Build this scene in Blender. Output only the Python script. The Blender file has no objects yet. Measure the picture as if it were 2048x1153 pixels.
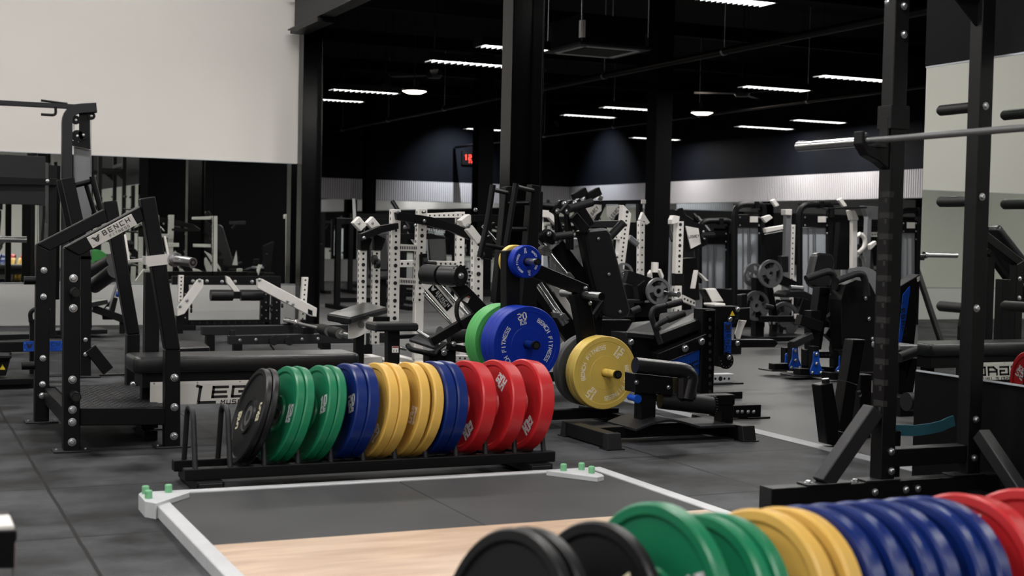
import bpy, bmesh, math, random
from mathutils import Matrix, Vector
random.seed(7)
S = bpy.context.scene
COL = S.collection
PI = math.pi
# ------------------------------------------------------------------ camera
FPX, YAW, PITCH, ROLL, HGT = 2777.4, 0.42416, 0.03805, 0.021364, 1.15
CF = Vector((math.sin(YAW)*math.cos(PITCH), math.cos(YAW)*math.cos(PITCH), -math.sin(PITCH)))
_r0 = Vector((math.cos(YAW), -math.sin(YAW), 0)); _u0 = _r0.cross(CF)
CR = _r0*math.cos(ROLL)+_u0*math.sin(ROLL); CU = -_r0*math.sin(ROLL)+_u0*math.cos(ROLL)
CC = Vector((0, 0, HGT))
cam_d = bpy.data.cameras.new('camera'); cam = bpy.data.objects.new('camera', cam_d); COL.objects.link(cam)
m = Matrix.Identity(4)
for i in range(3):
    m[i][0] = CR[i]; m[i][1] = CU[i]; m[i][2] = -CF[i]; m[i][3] = CC[i]
cam.matrix_world = m
cam_d.sensor_width = 36; cam_d.lens = FPX/2048*36; cam_d.clip_end = 200; cam_d.clip_start = .05
cam_d.dof.use_dof = True; cam_d.dof.focus_distance = 8.6; cam_d.dof.aperture_fstop = 3.4
S.camera = cam
# ------------------------------------------------------------------ world and exposure
w = bpy.data.worlds.new('world'); S.world = w; w.use_nodes = True
w.node_tree.nodes['Background'].inputs[0].default_value = (.6, .7, .85, 1)
w.node_tree.nodes['Background'].inputs[1].default_value = 0.004
S.view_settings.view_transform = 'Standard'; S.view_settings.look = 'None'
S.view_settings.gamma = 1; S.view_settings.use_curve_mapping = False
S.view_settings.exposure = 0.0
LIGHT_W = 50.0          # watts of one ceiling fluorescent
S.cycles.max_bounces = 8; S.cycles.diffuse_bounces = 3; S.cycles.glossy_bounces = 4
# ------------------------------------------------------------------ from a pixel of the photograph to the room
def ray(px, py): return CF+CR*((px-1024)/FPX)-CU*((py-576.5)/FPX)
def Zp(px, py, z=0): d = ray(px, py); return CC+d*((z-HGT)/d.z)
def Yp(px, py, Y): d = ray(px, py); return CC+d*(Y/d.y)
def Xp(px, py, X): d = ray(px, py); return CC+d*(X/d.x)
def Pp(px, py, o, n): d = ray(px, py); n = Vector(n); return CC+d*((Vector(o)-CC).dot(n)/d.dot(n))
def Dp(px, py, D): return CC+ray(px, py)*D
V = Vector
# ------------------------------------------------------------------ materials
MATS = {}
def mat(name, col, rough=.5, metal=0, spec=.5, bump=0, bscale=400, var=0, vscale=8, coat=0, emit=None, estr=0):
    mt = bpy.data.materials.new(name); mt.use_nodes = True
    nt = mt.node_tree; b = nt.nodes['Principled BSDF']
    b.inputs['Base Color'].default_value = (*col, 1); b.inputs['Roughness'].default_value = rough
    b.inputs['Metallic'].default_value = metal; b.inputs['Specular IOR Level'].default_value = spec
    b.inputs['Coat Weight'].default_value = coat
    tc = nt.nodes.new('ShaderNodeTexCoord')
    if var:
        n = nt.nodes.new('ShaderNodeTexNoise'); n.inputs['Scale'].default_value = vscale; n.inputs['Detail'].default_value = 6
        nt.links.new(tc.outputs['Object'], n.inputs['Vector'])
        r = nt.nodes.new('ShaderNodeMapRange'); r.inputs[1].default_value = .3; r.inputs[2].default_value = .7
        r.inputs[3].default_value = 1-var; r.inputs[4].default_value = 1+var
        nt.links.new(n.outputs['Fac'], r.inputs[0])
        mx = nt.nodes.new('ShaderNodeVectorMath'); mx.operation = 'SCALE'; mx.inputs[0].default_value = col
        nt.links.new(r.outputs[0], mx.inputs['Scale']); nt.links.new(mx.outputs[0], b.inputs['Base Color'])
    if bump:
        n = nt.nodes.new('ShaderNodeTexNoise'); n.inputs['Scale'].default_value = bscale; n.inputs['Detail'].default_value = 2
        nt.links.new(tc.outputs['Object'], n.inputs['Vector'])
        bp = nt.nodes.new('ShaderNodeBump'); bp.inputs['Strength'].default_value = bump; bp.inputs['Distance'].default_value = .001
        nt.links.new(n.outputs['Fac'], bp.inputs['Height']); nt.links.new(bp.outputs[0], b.inputs['Normal'])
    if emit:
        b.inputs['Emission Color'].default_value = (*emit, 1); b.inputs['Emission Strength'].default_value = estr
    MATS[name] = mt; return mt
mat('black', (.0028, .0028, .0035), .42, spec=.2, bump=.25, bscale=900)
mat('black_gloss', (.002, .002, .0025), .2, spec=.25, bump=.3, bscale=25)
mat('charcoal', (.009, .0095, .012), .48, spec=.35, bump=.25, bscale=900)
mat('white', (.72, .70, .67), .38, var=.04)
mat('hole', (.004, .004, .004), .8)
mat('vinyl', (.007, .0075, .009), .33, spec=.5, bump=.5, bscale=260)
mat('foam', (.005, .005, .006), .55, spec=.35, bump=.5, bscale=300)
mat('chrome', (.72, .72, .72), .18, metal=1)
mat('steel', (.42, .42, .43), .35, metal=1)
mat('zinc', (.62, .64, .66), .32, metal=1)
mat('iron', (.17, .17, .18), .42, metal=.5, bump=.3, bscale=200)
mat('gray_plate', (.085, .088, .09), .45, bump=.2)
mat('rub_black', (.005, .005, .006), .38, spec=.3, bump=.2)
mat('rub_green', (.006, .17, .075), .34, bump=.15, var=.05)
mat('rub_lightgreen', (.07, .36, .09), .42, bump=.15, var=.04)
mat('rub_blue', (.003, .017, .13), .30, spec=.4, bump=.15, var=.05)
mat('rub_brightblue', (.002, .022, .30), .40, spec=.3, bump=.15, var=.04)
mat('rub_yellow', (.66, .40, .085), .40, bump=.15, var=.05)
mat('rub_lemon', (.70, .50, .11), .42, bump=.15, var=.03)
mat('rub_red', (.48, .013, .018), .36, bump=.15, var=.05)
mat('print_white', (.72, .74, .76), .5)
mat('print_cream', (.68, .64, .45), .5)
mat('print_pale', (.92, .86, .72), .5)
mat('print_black', (.008, .008, .009), .5)
mat('blue_metal', (.004, .055, .36), .32, coat=.2)
mat('teal', (.02, .09, .12), .45)
mat('peg_green', (.16, .42, .22), .5)
mat('warn_yellow', (.75, .55, .03), .5)
mat('warn_red', (.25, .02, .01), .5)
mat('sign_grey', (.64, .62, .59), .45)
mat('shroud', (.17, .175, .185), .38, var=.05)
mat('frost', (.40, .43, .47), .3)
mat('mirror', (.80, .84, .80), .004, metal=1)
mat('louver', (.55, .55, .55), .35, metal=.2)
mat('lamp', (1, 1, 1), .5, emit=(1, .98, .94), estr=14)
mat('lamp_warm', (1, 1, 1), .5, emit=(1, .86, .70), estr=9)
mat('led_red', (.1, 0, 0), .5, emit=(1, .05, .03), estr=5)
mat('tape', (.24, .245, .26), .5, var=.15, vscale=4)
mat('rail_white', (.50, .51, .53), .42, var=.08)
def wallmat(name, col, rough, var, vs, bump=.15): return mat(name, col, rough, spec=.08, var=var, vscale=vs, bump=bump, bscale=60)
wallmat('wall_white', (.74, .715, .685), .7, .015, .8)
wallmat('wall_lower', (.50, .50, .49), .6, .03, 1)
wallmat('wall_navy', (.0045, .0055, .009), .7, .15, 2)
wallmat('wall_dark', (.003, .003, .004), .6, .1, 2)
wallmat('ceiling_dark', (.0025, .0025, .003), .85, .2, 2)
# ribbed light panel
def ribbed():
    mt = mat('ribbed', (.6, .58, .60), .5); nt = mt.node_tree; b = nt.nodes['Principled BSDF']
    tc = nt.nodes.new('ShaderNodeTexCoord'); sp = nt.nodes.new('ShaderNodeSeparateXYZ'); nt.links.new(tc.outputs['Object'], sp.inputs[0])
    ad = nt.nodes.new('ShaderNodeMath'); ad.operation = 'ADD'; nt.links.new(sp.outputs[0], ad.inputs[0]); nt.links.new(sp.outputs[1], ad.inputs[1])
    ml = nt.nodes.new('ShaderNodeMath'); ml.operation = 'MULTIPLY'; ml.inputs[1].default_value = 2*PI/.055; nt.links.new(ad.outputs[0], ml.inputs[0])
    sn = nt.nodes.new('ShaderNodeMath'); sn.operation = 'SINE'; nt.links.new(ml.outputs[0], sn.inputs[0])
    bp = nt.nodes.new('ShaderNodeBump'); bp.inputs['Distance'].default_value = .006; bp.inputs['Strength'].default_value = 1
    nt.links.new(sn.outputs[0], bp.inputs['Height']); nt.links.new(bp.outputs[0], b.inputs['Normal'])
    gr = nt.nodes.new('ShaderNodeMath'); gr.operation = 'LESS_THAN'; gr.inputs[1].default_value = -.55; nt.links.new(sn.outputs[0], gr.inputs[0])
    mx = nt.nodes.new('ShaderNodeMix'); mx.data_type = 'RGBA'; mx.inputs[6].default_value = (.62, .60, .62, 1); mx.inputs[7].default_value = (.26, .25, .28, 1)
    nt.links.new(gr.outputs[0], mx.inputs[0]); nt.links.new(mx.outputs[2], b.inputs['Base Color'])
ribbed()
# rubber floor tiles: joints on a 1.02 m grid, scuffs
def rubber_floor():
    mt = mat('floor_rubber', (.03, .03, .032), .55, spec=.14); nt = mt.node_tree; N = nt.nodes; Lk = nt.links.new; b = N['Principled BSDF']
    tc = N.new('ShaderNodeTexCoord')
    mp = N.new('ShaderNodeMapping'); mp.inputs['Location'].default_value = (-.655, -6.32, 0); Lk(tc.outputs['Object'], mp.inputs[0])
    br = N.new('ShaderNodeTexBrick'); br.offset = 0; br.inputs['Scale'].default_value = 1
    br.inputs['Brick Width'].default_value = 1.02; br.inputs['Row Height'].default_value = 1.02; br.inputs['Mortar Size'].default_value = .008
    br.inputs['Color1'].default_value = (.017, .0175, .0195, 1); br.inputs['Color2'].default_value = (.026, .0265, .029, 1); br.inputs['Mortar'].default_value = (.004, .004, .004, 1)
    wob = N.new('ShaderNodeTexNoise'); wob.inputs['Scale'].default_value = 3
    Lk(mp.outputs[0], wob.inputs['Vector'])
    va = N.new('ShaderNodeVectorMath'); va.operation = 'MULTIPLY_ADD'; va.inputs[1].default_value = (.012, .012, 0); Lk(wob.outputs['Color'], va.inputs[0]); Lk(mp.outputs[0], va.inputs[2])
    Lk(va.outputs[0], br.inputs['Vector'])
    n1 = N.new('ShaderNodeTexNoise'); n1.inputs['Scale'].default_value = 1.9; n1.inputs['Detail'].default_value = 7; n1.inputs['Roughness'].default_value = .6; Lk(tc.outputs['Object'], n1.inputs['Vector'])
    r1 = N.new('ShaderNodeMapRange'); r1.inputs[1].default_value = .38; r1.inputs[2].default_value = .64; r1.inputs[3].default_value = .25; r1.inputs[4].default_value = 2.9; Lk(n1.outputs['Fac'], r1.inputs[0])
    n2 = N.new('ShaderNodeTexNoise'); n2.inputs['Scale'].default_value = 230; n2.inputs['Detail'].default_value = 2; Lk(tc.outputs['Object'], n2.inputs['Vector'])
    r2 = N.new('ShaderNodeMapRange'); r2.inputs[1].default_value = .3; r2.inputs[2].default_value = .75; r2.inputs[3].default_value = .8; r2.inputs[4].default_value = 1.35; Lk(n2.outputs['Fac'], r2.inputs[0])
    m1 = N.new('ShaderNodeMath'); m1.operation = 'MULTIPLY'; Lk(r1.outputs[0], m1.inputs[0]); Lk(r2.outputs[0], m1.inputs[1])
    sc = N.new('ShaderNodeVectorMath'); sc.operation = 'SCALE'; Lk(br.outputs['Color'], sc.inputs[0]); Lk(m1.outputs[0], sc.inputs['Scale']); Lk(sc.outputs[0], b.inputs['Base Color'])
    r3 = N.new('ShaderNodeMapRange'); r3.inputs[3].default_value = .45; r3.inputs[4].default_value = .75; Lk(n1.outputs['Fac'], r3.inputs[0]); Lk(r3.outputs[0], b.inputs['Roughness'])
    bp = N.new('ShaderNodeBump'); bp.inputs['Strength'].default_value = .25; bp.inputs['Distance'].default_value = .002; Lk(n2.outputs['Fac'], bp.inputs['Height']); Lk(bp.outputs[0], b.inputs['Normal'])
    # speckled roll flooring past the tape line
    mt = mat('floor_speckled', (.05, .05, .052), .5, spec=.3); nt = mt.node_tree; N = nt.nodes; Lk = nt.links.new; b = N['Principled BSDF']
    tc = N.new('ShaderNodeTexCoord')
    n2 = N.new('ShaderNodeTexNoise'); n2.inputs['Scale'].default_value = 150; n2.inputs['Detail'].default_value = 3; Lk(tc.outputs['Object'], n2.inputs['Vector'])
    r2 = N.new('ShaderNodeMapRange'); r2.inputs[1].default_value = .35; r2.inputs[2].default_value = .75; r2.inputs[3].default_value = .025; r2.inputs[4].default_value = .10; Lk(n2.outputs['Fac'], r2.inputs[0])
    n1 = N.new('ShaderNodeTexNoise'); n1.inputs['Scale'].default_value = .9; n1.inputs['Detail'].default_value = 5; Lk(tc.outputs['Object'], n1.inputs['Vector'])
    r1 = N.new('ShaderNodeMapRange'); r1.inputs[1].default_value = .3; r1.inputs[2].default_value = .7; r1.inputs[3].default_value = .7; r1.inputs[4].default_value = 1.3; Lk(n1.outputs['Fac'], r1.inputs[0])
    m1 = N.new('ShaderNodeMath'); m1.operation = 'MULTIPLY'; Lk(r1.outputs[0], m1.inputs[0]); Lk(r2.outputs[0], m1.inputs[1]); Lk(m1.outputs[0], b.inputs['Base Color'])
    # platform mat and oak board
    mat('platform_mat', (.034, .0345, .037), .6, spec=.25, var=.2, vscale=2.5, bump=.3, bscale=200)
    mt = mat('oak_board', (.5, .36, .23), .38); nt = mt.node_tree; N = nt.nodes; Lk = nt.links.new; b = N['Principled BSDF']
    tc = N.new('ShaderNodeTexCoord'); mp = N.new('ShaderNodeMapping'); mp.inputs['Scale'].default_value = (1.2, 7, 1); Lk(tc.outputs['Object'], mp.inputs[0])
    n = N.new('ShaderNodeTexNoise'); n.inputs['Scale'].default_value = 2.2; n.inputs['Detail'].default_value = 8; n.inputs['Distortion'].default_value = .5; Lk(mp.outputs[0], n.inputs['Vector'])
    cr = N.new('ShaderNodeValToRGB'); cr.color_ramp.elements[0].position = .3; cr.color_ramp.elements[0].color = (.40, .265, .175, 1); cr.color_ramp.elements[1].position = .7; cr.color_ramp.elements[1].color = (.60, .44, .32, 1)
    Lk(n.outputs['Fac'], cr.inputs[0]); Lk(cr.outputs[0], b.inputs['Base Color'])
rubber_floor()
# ------------------------------------------------------------------ mesh builder
class MB:
    def __init__(s, m='black'): s.v = []; s.f = []; s.fm = []; s.sm = []; s.m = m
    def _add(s, vs, fs, smooth=False):
        o = len(s.v); s.v += [tuple(x) for x in vs]
        for f in fs: s.f.append([i+o for i in f]); s.fm.append(s.m); s.sm.append(smooth)
        return s
    def box(s, M, hx, hy, hz, c=.003):
        """a box of half sizes hx, hy, hz in frame M with chamfered edges"""
        h = (hx, hy, hz); c = min(c, min(h)*.45)
        if c <= 0:
            P = [M@V((x*hx, y*hy, z*hz)) for x in (-1, 1) for y in (-1, 1) for z in (-1, 1)]
            return s._add(P, [(0, 1, 3, 2), (4, 6, 7, 5), (0, 4, 5, 1), (2, 3, 7, 6), (0, 2, 6, 4), (1, 5, 7, 3)])
        P = []; I = {}
        for sx in (-1, 1):
            for sy in (-1, 1):
                for sz in (-1, 1):
                    sg = (sx, sy, sz)
                    for a in range(3):
                        p = [sg[k]*(h[k]-(0 if k == a else c)) for k in range(3)]
                        I[(sg, a)] = len(P); P.append(V(p))
        F = []
        def sgn(a, sa, b, sb, c_, sc):
            q = [0, 0, 0]; q[a] = sa; q[b] = sb; q[c_] = sc; return tuple(q)
        for a in range(3):
            b, d = (a+1) % 3, (a+2) % 3
            for sa in (-1, 1):
                F.append([I[(sgn(a, sa, b, x, d, y), a)] for x, y in ((-1, -1), (1, -1), (1, 1), (-1, 1))])
            for sb in (-1, 1):
                for sd in (-1, 1):
                    F.append([I[(sgn(a, -1, b, sb, d, sd), b)], I[(sgn(a, 1, b, sb, d, sd), b)], I[(sgn(a, 1, b, sb, d, sd), d)], I[(sgn(a, -1, b, sb, d, sd), d)]])
        for sx in (-1, 1):
            for sy in (-1, 1):
                for sz in (-1, 1): F.append([I[((sx, sy, sz), a)] for a in range(3)])
        out = []
        for f in F:
            n = (P[f[1]]-P[f[0]]).cross(P[f[2]]-P[f[0]]); ctr = sum((P[i] for i in f), V())/len(f)
            out.append(f if n.dot(ctr) > 0 else f[::-1])
        return s._add([M@p for p in P], out)
    def b(s, x0, x1, y0, y1, z0, z1, c=.003):
        return s.box(Matrix.Translation(((x0+x1)/2, (y0+y1)/2, (z0+z1)/2)), abs(x1-x0)/2, abs(y1-y0)/2, abs(z1-z0)/2, c)
    def bar(s, a, b, w, h, up=(0, 0, 1), c=.004):
        """a square bar from a to b, w across and h along up"""
        a = V(a); b = V(b); return s.box(frame(a, b, up), w/2, h/2, (b-a).length/2, c)
    def cyl(s, a, b, r, r2=None, n=16, cap=True):
        a = V(a); b = V(b); M = frame(a, b); L = (b-a).length/2; r2 = r if r2 is None else r2
        P = [M@V((rr*math.cos(2*PI*i/n), rr*math.sin(2*PI*i/n), z)) for z, rr in ((-L, r), (L, r2)) for i in range(n)]
        s._add(P, [(i, (i+1) % n, n+(i+1) % n, n+i) for i in range(n)], True)
        if cap: s._add(P, [list(range(n))[::-1], list(range(n, 2*n))])
        return s
    def lathe(s, M, prof, n=32, smooth=True):
        """profile of (radius, z) turned about the z axis of M; flat faces between far-apart directions come from repeated points"""
        P = []; k = len(prof)
        for r, z in prof:
            for i in range(n): P.append(M@V((r*math.cos(2*PI*i/n), r*math.sin(2*PI*i/n), z)))
        for j in range(k-1):
            if prof[j] == prof[j+1]: continue
            s._add(P[j*n:(j+2)*n], [(i, (i+1) % n, n+(i+1) % n, n+i) for i in range(n)], smooth)
        return s
    def tube(s, pts, r, rad=0, n=10, cap=True, seg=6, rect=None, up=(0, 0, 1)):
        """round tube (or a rect=(w,h) section) along a polyline whose corners are rounded with radius rad"""
        pts = [V(p) for p in pts]
        if rad:
            q = [pts[0]]
            for i in range(1, len(pts)-1):
                a, b, c = pts[i-1], pts[i], pts[i+1]; u = (a-b); v = (c-b)
                d = min(rad, u.length*.49, v.length*.49); u.normalize(); v.normalize()
                for k in range(seg+1):
                    t = k/seg; q.append((b+u*d)*(1-t)**2+b*2*t*(1-t)+(b+v*d)*t*t)
            q.append(pts[-1]); pts = q
        if rect:
            w_, h_ = rect[0]/2, rect[1]/2; c = min(w_, h_)*.15
            sec = [(w_-c, -h_), (w_, -h_+c), (w_, h_-c), (w_-c, h_), (-w_+c, h_), (-w_, h_-c), (-w_, -h_+c), (-w_+c, -h_)]
        else: sec = [(r*math.cos(2*PI*i/n), r*math.sin(2*PI*i/n)) for i in range(n)]
        n = len(sec); rings = []
        X = None
        for i, p in enumerate(pts):
            t = (pts[min(i+1, len(pts)-1)]-pts[max(i-1, 0)]).normalized()
            if X is None or rect:
                u = V(up) if abs(t.dot(V(up))) < .98 else V((1, 0, 0)) if abs(t.x) < .9 else V((0, 1, 0))
                if X is None: X = u.cross(t).normalized()
                X = (X-t*X.dot(t)).normalized()
            else: X = (X-t*X.dot(t)).normalized()
            Y = t.cross(X)
            k = 1
            if 0 < i < len(pts)-1:
                a = (pts[i]-pts[i-1]).normalized(); k = 1/max(.5, a.dot(t))
            rings.append([p+X*x*(k if not rect else 1)+Y*y for x, y in sec])
        P = [x for rg in rings for x in rg]
        s._add(P, [(j*n+i, j*n+(i+1) % n, (j+1)*n+(i+1) % n, (j+1)*n+i) for j in range(len(rings)-1) for i in range(n)], not rect)
        if cap: s._add(rings[0]+rings[-1], [list(range(n))[::-1], list(range(n, 2*n))])
        return s
    def prism(s, poly, vec):
        """a plate: polygon of 3D points pushed along vec"""
        poly = [V(p) for p in poly]; vec = V(vec); n = len(poly)
        nr = V()
        for i in range(n): nr += poly[i].cross(poly[(i+1) % n])
        if nr.dot(vec) > 0: poly = poly[::-1]
        P = poly+[p+vec for p in poly]
        return s._add(P, [list(range(n)), list(range(n, 2*n))[::-1]]+[((i+1) % n, i, n+i, n+(i+1) % n) for i in range(n)])
    def pad(s, M, hx, hy, hz, r=.02, crown=.0):
        """upholstered cushion: rounded corners, soft edges"""
        r = min(r, hz*.9); cr = min(hx, hy)*.25; cr = max(cr, r); cr = min(cr, .05)
        prof = [(-hz, r*1.0), (-hz+r*.3, r*.3), (-hz+r, 0), (hz-r, 0), (hz-r*.3, r*.3), (hz, r)]
        def ring(ins, z):
            o = []
            for cx, cy, a0 in ((1, 1, 0), (-1, 1, 90), (-1, -1, 180), (1, -1, 270)):
                for k in range(5):
                    a = math.radians(a0+k*22.5); q = max(cr-ins, .001)
                    o.append(M@V((cx*(hx-cr)+q*math.cos(a), cy*(hy-cr)+q*math.sin(a), z)))
            return o
        R = [ring(i, z) for z, i in prof]; n = len(R[0])
        s._add([p for q in R for p in q], [(j*n+i, j*n+(i+1) % n, (j+1)*n+(i+1) % n, (j+1)*n+i) for j in range(len(R)-1) for i in range(n)], True)
        return s._add(R[0]+R[-1], [list(range(n))[::-1], list(range(n, 2*n))])
    def build(s, name, parent=None, org=None, bev=0):
        me = bpy.data.meshes.new(name); names = []
        for x in s.fm:
            if x not in names: names.append(x)
        org = V(org) if org is not None else V()
        me.from_pydata([tuple(V(p)-org) for p in s.v], [], s.f)
        for x in names: me.materials.append(MATS[x])
        for p, x, g in zip(me.polygons, s.fm, s.sm): p.material_index = names.index(x); p.use_smooth = g
        if bev:
            bm = bmesh.new(); bm.from_mesh(me); bmesh.ops.remove_doubles(bm, verts=bm.verts, dist=1e-6)
            ed = [e for e in bm.edges if len(e.link_faces) == 2 and e.calc_face_angle(0) > .5]
            bmesh.ops.bevel(bm, geom=ed, offset=bev, segments=1, affect='EDGES', clamp_overlap=True); bm.to_mesh(me); bm.free()
        me.update(); o = bpy.data.objects.new(name, me); COL.objects.link(o)
        if parent is not None: o.parent = parent
        return o
def frame(a, b, up=(0, 0, 1)):
    """z axis from a to b, y axis as near up as can be, origin in the middle"""
    a = V(a); b = V(b); z = (b-a).normalized(); u = V(up)
    if abs(z.dot(u)) > .985: u = V((0, 1, 0)) if abs(z.y) < .9 else V((1, 0, 0))
    x = u.cross(z).normalized(); y = z.cross(x); M = Matrix.Identity(4)
    for i in range(3): M[i][0] = x[i]; M[i][1] = y[i]; M[i][2] = z[i]; M[i][3] = (a[i]+b[i])/2
    return M
def axes(o, x, y):
    """frame with origin o, x along x, y near y"""
    x = V(x).normalized(); z = x.cross(V(y)).normalized(); y = z.cross(x); M = Matrix.Identity(4)
    for i in range(3): M[i][0] = x[i]; M[i][1] = y[i]; M[i][2] = z[i]; M[i][3] = o[i]
    return M
GL = {'A': [[(0, 0), (0, .6), (.4, 1), (1, 1), (1, 0)], [(0, .4), (1, .4)]], 'B': [[(0, 0), (0, 1), (.9, 1), (.9, .5), (1, .5), (1, 0), (0, 0)], [(0, .5), (.9, .5)]],
 'C': [[(1, 1), (0, 1), (0, 0), (1, 0)]], 'D': [[(0, 0), (0, 1), (.8, 1), (1, .8), (1, 0), (0, 0)]], 'E': [[(1, 0), (0, 0), (0, 1), (1, 1)], [(0, .5), (.9, .5)]],
 'F': [[(0, 0), (0, 1), (1, 1)], [(0, .5), (.85, .5)]], 'G': [[(1, 1), (0, 1), (0, 0), (1, 0), (1, .5), (.5, .5)]], 'H': [[(0, 0), (0, 1)], [(1, 0), (1, 1)], [(0, .5), (1, .5)]],
 'I': [[(.5, 0), (.5, 1)]], 'K': [[(0, 0), (0, 1)], [(1, 1), (0, .5), (1, 0)]], 'L': [[(0, 1), (0, 0), (1, 0)]], 'M': [[(0, 0), (0, 1), (.5, .45), (1, 1), (1, 0)]],
 'N': [[(0, 0), (0, 1), (1, 0), (1, 1)]], 'R': [[(0, 0), (0, 1), (1, 1), (1, .45), (0, .45)], [(.4, .45), (1, 0)]], 'S': [[(1, 1), (0, 1), (0, .5), (1, .5), (1, 0), (0, 0)]],
 'T': [[(.5, 0), (.5, 1)], [(0, 1), (1, 1)]], 'U': [[(0, 1), (0, 0), (1, 0), (1, 1)]], 'V': [[(0, 1), (.5, 0), (1, 1)]], 'Y': [[(0, 1), (.5, .5), (1, 1)], [(.5, .5), (.5, 0)]],
 '0': [[(0, 0), (0, 1), (1, 1), (1, 0), (0, 0)]], '1': [[(.2, .85), (.55, 1), (.55, 0)]], '2': [[(0, 1), (1, 1), (1, .5), (0, .5), (0, 0), (1, 0)]],
 '5': [[(1, 1), (0, 1), (0, .5), (1, .5), (1, 0), (0, 0)]], '3': [[(0, 1), (1, 1), (1, 0), (0, 0)], [(.2, .5), (1, .5)]],
 '^': [[(0, .9), (.5, .6), (1, .9)], [(0, .6), (.5, .3), (1, .6)], [(.2, .35), (.5, .1), (.8, .35)]]}
def glyph(mb, ch, M, h, wd, t, ex, shear=0):
    for st in GL.get(ch, []):
        for (ax, ay), (bx, by) in zip(st, st[1:]):
            a = V(((ax-.5)*wd+shear*(ay-.5)*h, (ay-.5)*h, 0)); b = V(((bx-.5)*wd+shear*(by-.5)*h, (by-.5)*h, 0))
            d = (b-a).normalized()*t/2
            mb.box(M@frame(a-d, b+d, (0, 0, 1)), t/2, ex, (b-a).length/2+t/2, 0)
def text(mb, s, M, h, wd=None, t=None, gap=None, ex=.0006, shear=0, center=True):
    wd = wd or h*.72; t = t or h*.17; gap = gap if gap is not None else wd*.42+t
    n = len(s); tot = n*wd+(n-1)*gap; x = -tot/2+wd/2 if center else wd/2
    for ch in s:
        glyph(mb, ch, M@Matrix.Translation((x, 0, 0)), h, wd*(.9 if ch != 'I' else .6), t, ex, shear); x += wd+gap
def arc_text(mb, s, M, R, h, a_mid, step, wd=None, t=None, ex=.0006, inward=False):
    """letters standing on a circle of radius R; a_mid is the clock angle of the middle letter in degrees from +x, counter-clockwise"""
    wd = wd or h*.68; t = t or h*.19
    for i, ch in enumerate(s):
        a = math.radians(a_mid-(i-(len(s)-1)/2)*step)
        if ch == ' ': continue
        glyph(mb, ch, M@Matrix.Rotation(a-PI/2, 4, 'Z')@Matrix.Translation((0, R, 0)), h, wd, t, ex)
# ------------------------------------------------------------------ things
def tag(o, label, cat, group=None, kind=None):
    if kind: o['kind'] = kind
    if label: o['label'] = label
    if cat: o['category'] = cat
    if group: o['group'] = group
    return o
class T:
    """a thing: an Empty at its base that parents its parts; all parts are drawn in room coordinates"""
    def __init__(s, name, label, cat, loc, group=None, rz=0):
        s.r = bpy.data.objects.new(name, None); COL.objects.link(s.r); s.r.empty_display_size = .1
        s.o = V(loc); s.r.location = s.o; s.r.rotation_euler.z = rz
        tag(s.r, label, cat, group)
    def p(s, name, mb, parent=None, label=None, bev=0):
        o = mb.build(name, parent or s.r, s.o, bev)
        if label: o['label'] = label
        return o
    def bolts(s, pts, d, r=.013, parent=None, m='zinc', name='bolt'):
        for p in pts:
            o = bpy.data.objects.new(name, bolt_mesh(m)); COL.objects.link(o); o.parent = parent or s.r
            M = frame(V((0, 0, 0)), V(d)); M.translation = V(p)-s.o
            o.matrix_local = M@Matrix.Scale(r/.013, 4)
_bm = {}
def bolt_mesh(m):
    if m not in _bm:
        mb = MB(m); I = Matrix.Identity(4)
        mb.lathe(I, [(.0135, 0), (.0135, .002), (.0135, .002), (.010, .0025)], 14)
        mb.lathe(I, [(.0095, .002), (.0095, .007), (.0095, .007), (.007, .0095), (.0001, .0100)], 10)
        o = mb.build('bolt'); _bm[m] = o.data; bpy.data.objects.remove(o)
    return _bm[m]
def dup(root, loc, rot=None, label=None, group=None):
    r = root.copy(); COL.objects.link(r); r.location = loc
    if rot is not None: r.rotation_euler = rot
    if label: r['label'] = label
    if group: r['group'] = group
    for ch in list(root.children):
        c = ch.copy(); COL.objects.link(c); c.parent = r
        for g in list(ch.children):
            d = g.copy(); COL.objects.link(d); d.parent = c
    return r
def struct(name, mb, org=None):
    o = mb.build(name, None); o['kind'] = 'structure'; return o
# ================================================================== the room
CEIL = 4.6; XR = 15.5; YF = 31.0; YW = 16.69; XM = 4.55
ZM = Xp(1854, 137, XM).z; ZN = Xp(1836, 740, XM).z; YM = Xp(1836, 740, XM).y
mb = MB('floor_rubber'); mb.b(-10, 4.78, -6, YF, -.1, 0, 0); fl = struct('floor', mb)
mb = MB('floor_speckled'); mb.b(4.78, XR, -6, YF, -.1, 0, 0); struct('floor', mb)
mb = MB('ceiling_dark'); mb.b(-10, XR, -6, YF, CEIL, CEIL+.1, 0); struct('ceiling', mb)
mb = MB('wall_white'); mb.b(-10, 4.62, YW, YW+.15, 1.975, CEIL, 0); mb.m = 'wall_lower'; mb.b(-10, 4.62, YW, YW+.15, 0, .485, 0); mb.m = 'wall_dark'; mb.b(-10, 4.62, YW+.03, YW+.15, .485, 1.975, 0)
struct('wall_left', mb)
mb = MB('wall_dark'); mb.b(XM, XM+.18, -6, YM+.02, 0, ZN-.008, 0); mb.b(XM, XM+.18, -6, YM+.02, ZM+.008, CEIL, 0); mb.b(XM+.03, XM+.18, -6, YM+.02, ZN-.008, ZM+.008, 0); struct('wall_right', mb)
mb = MB('wall_navy'); mb.b(4.62, XR, YF, YF+.15, 2.38, CEIL, 0); mb.m = 'wall_lower'; mb.b(4.62, XR, YF, YF+.15, 0, .5, 0); mb.m = 'wall_dark'; mb.b(4.62, XR, YF+.05, YF+.15, .5, 2.38, 0); struct('wall_far', mb)
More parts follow.
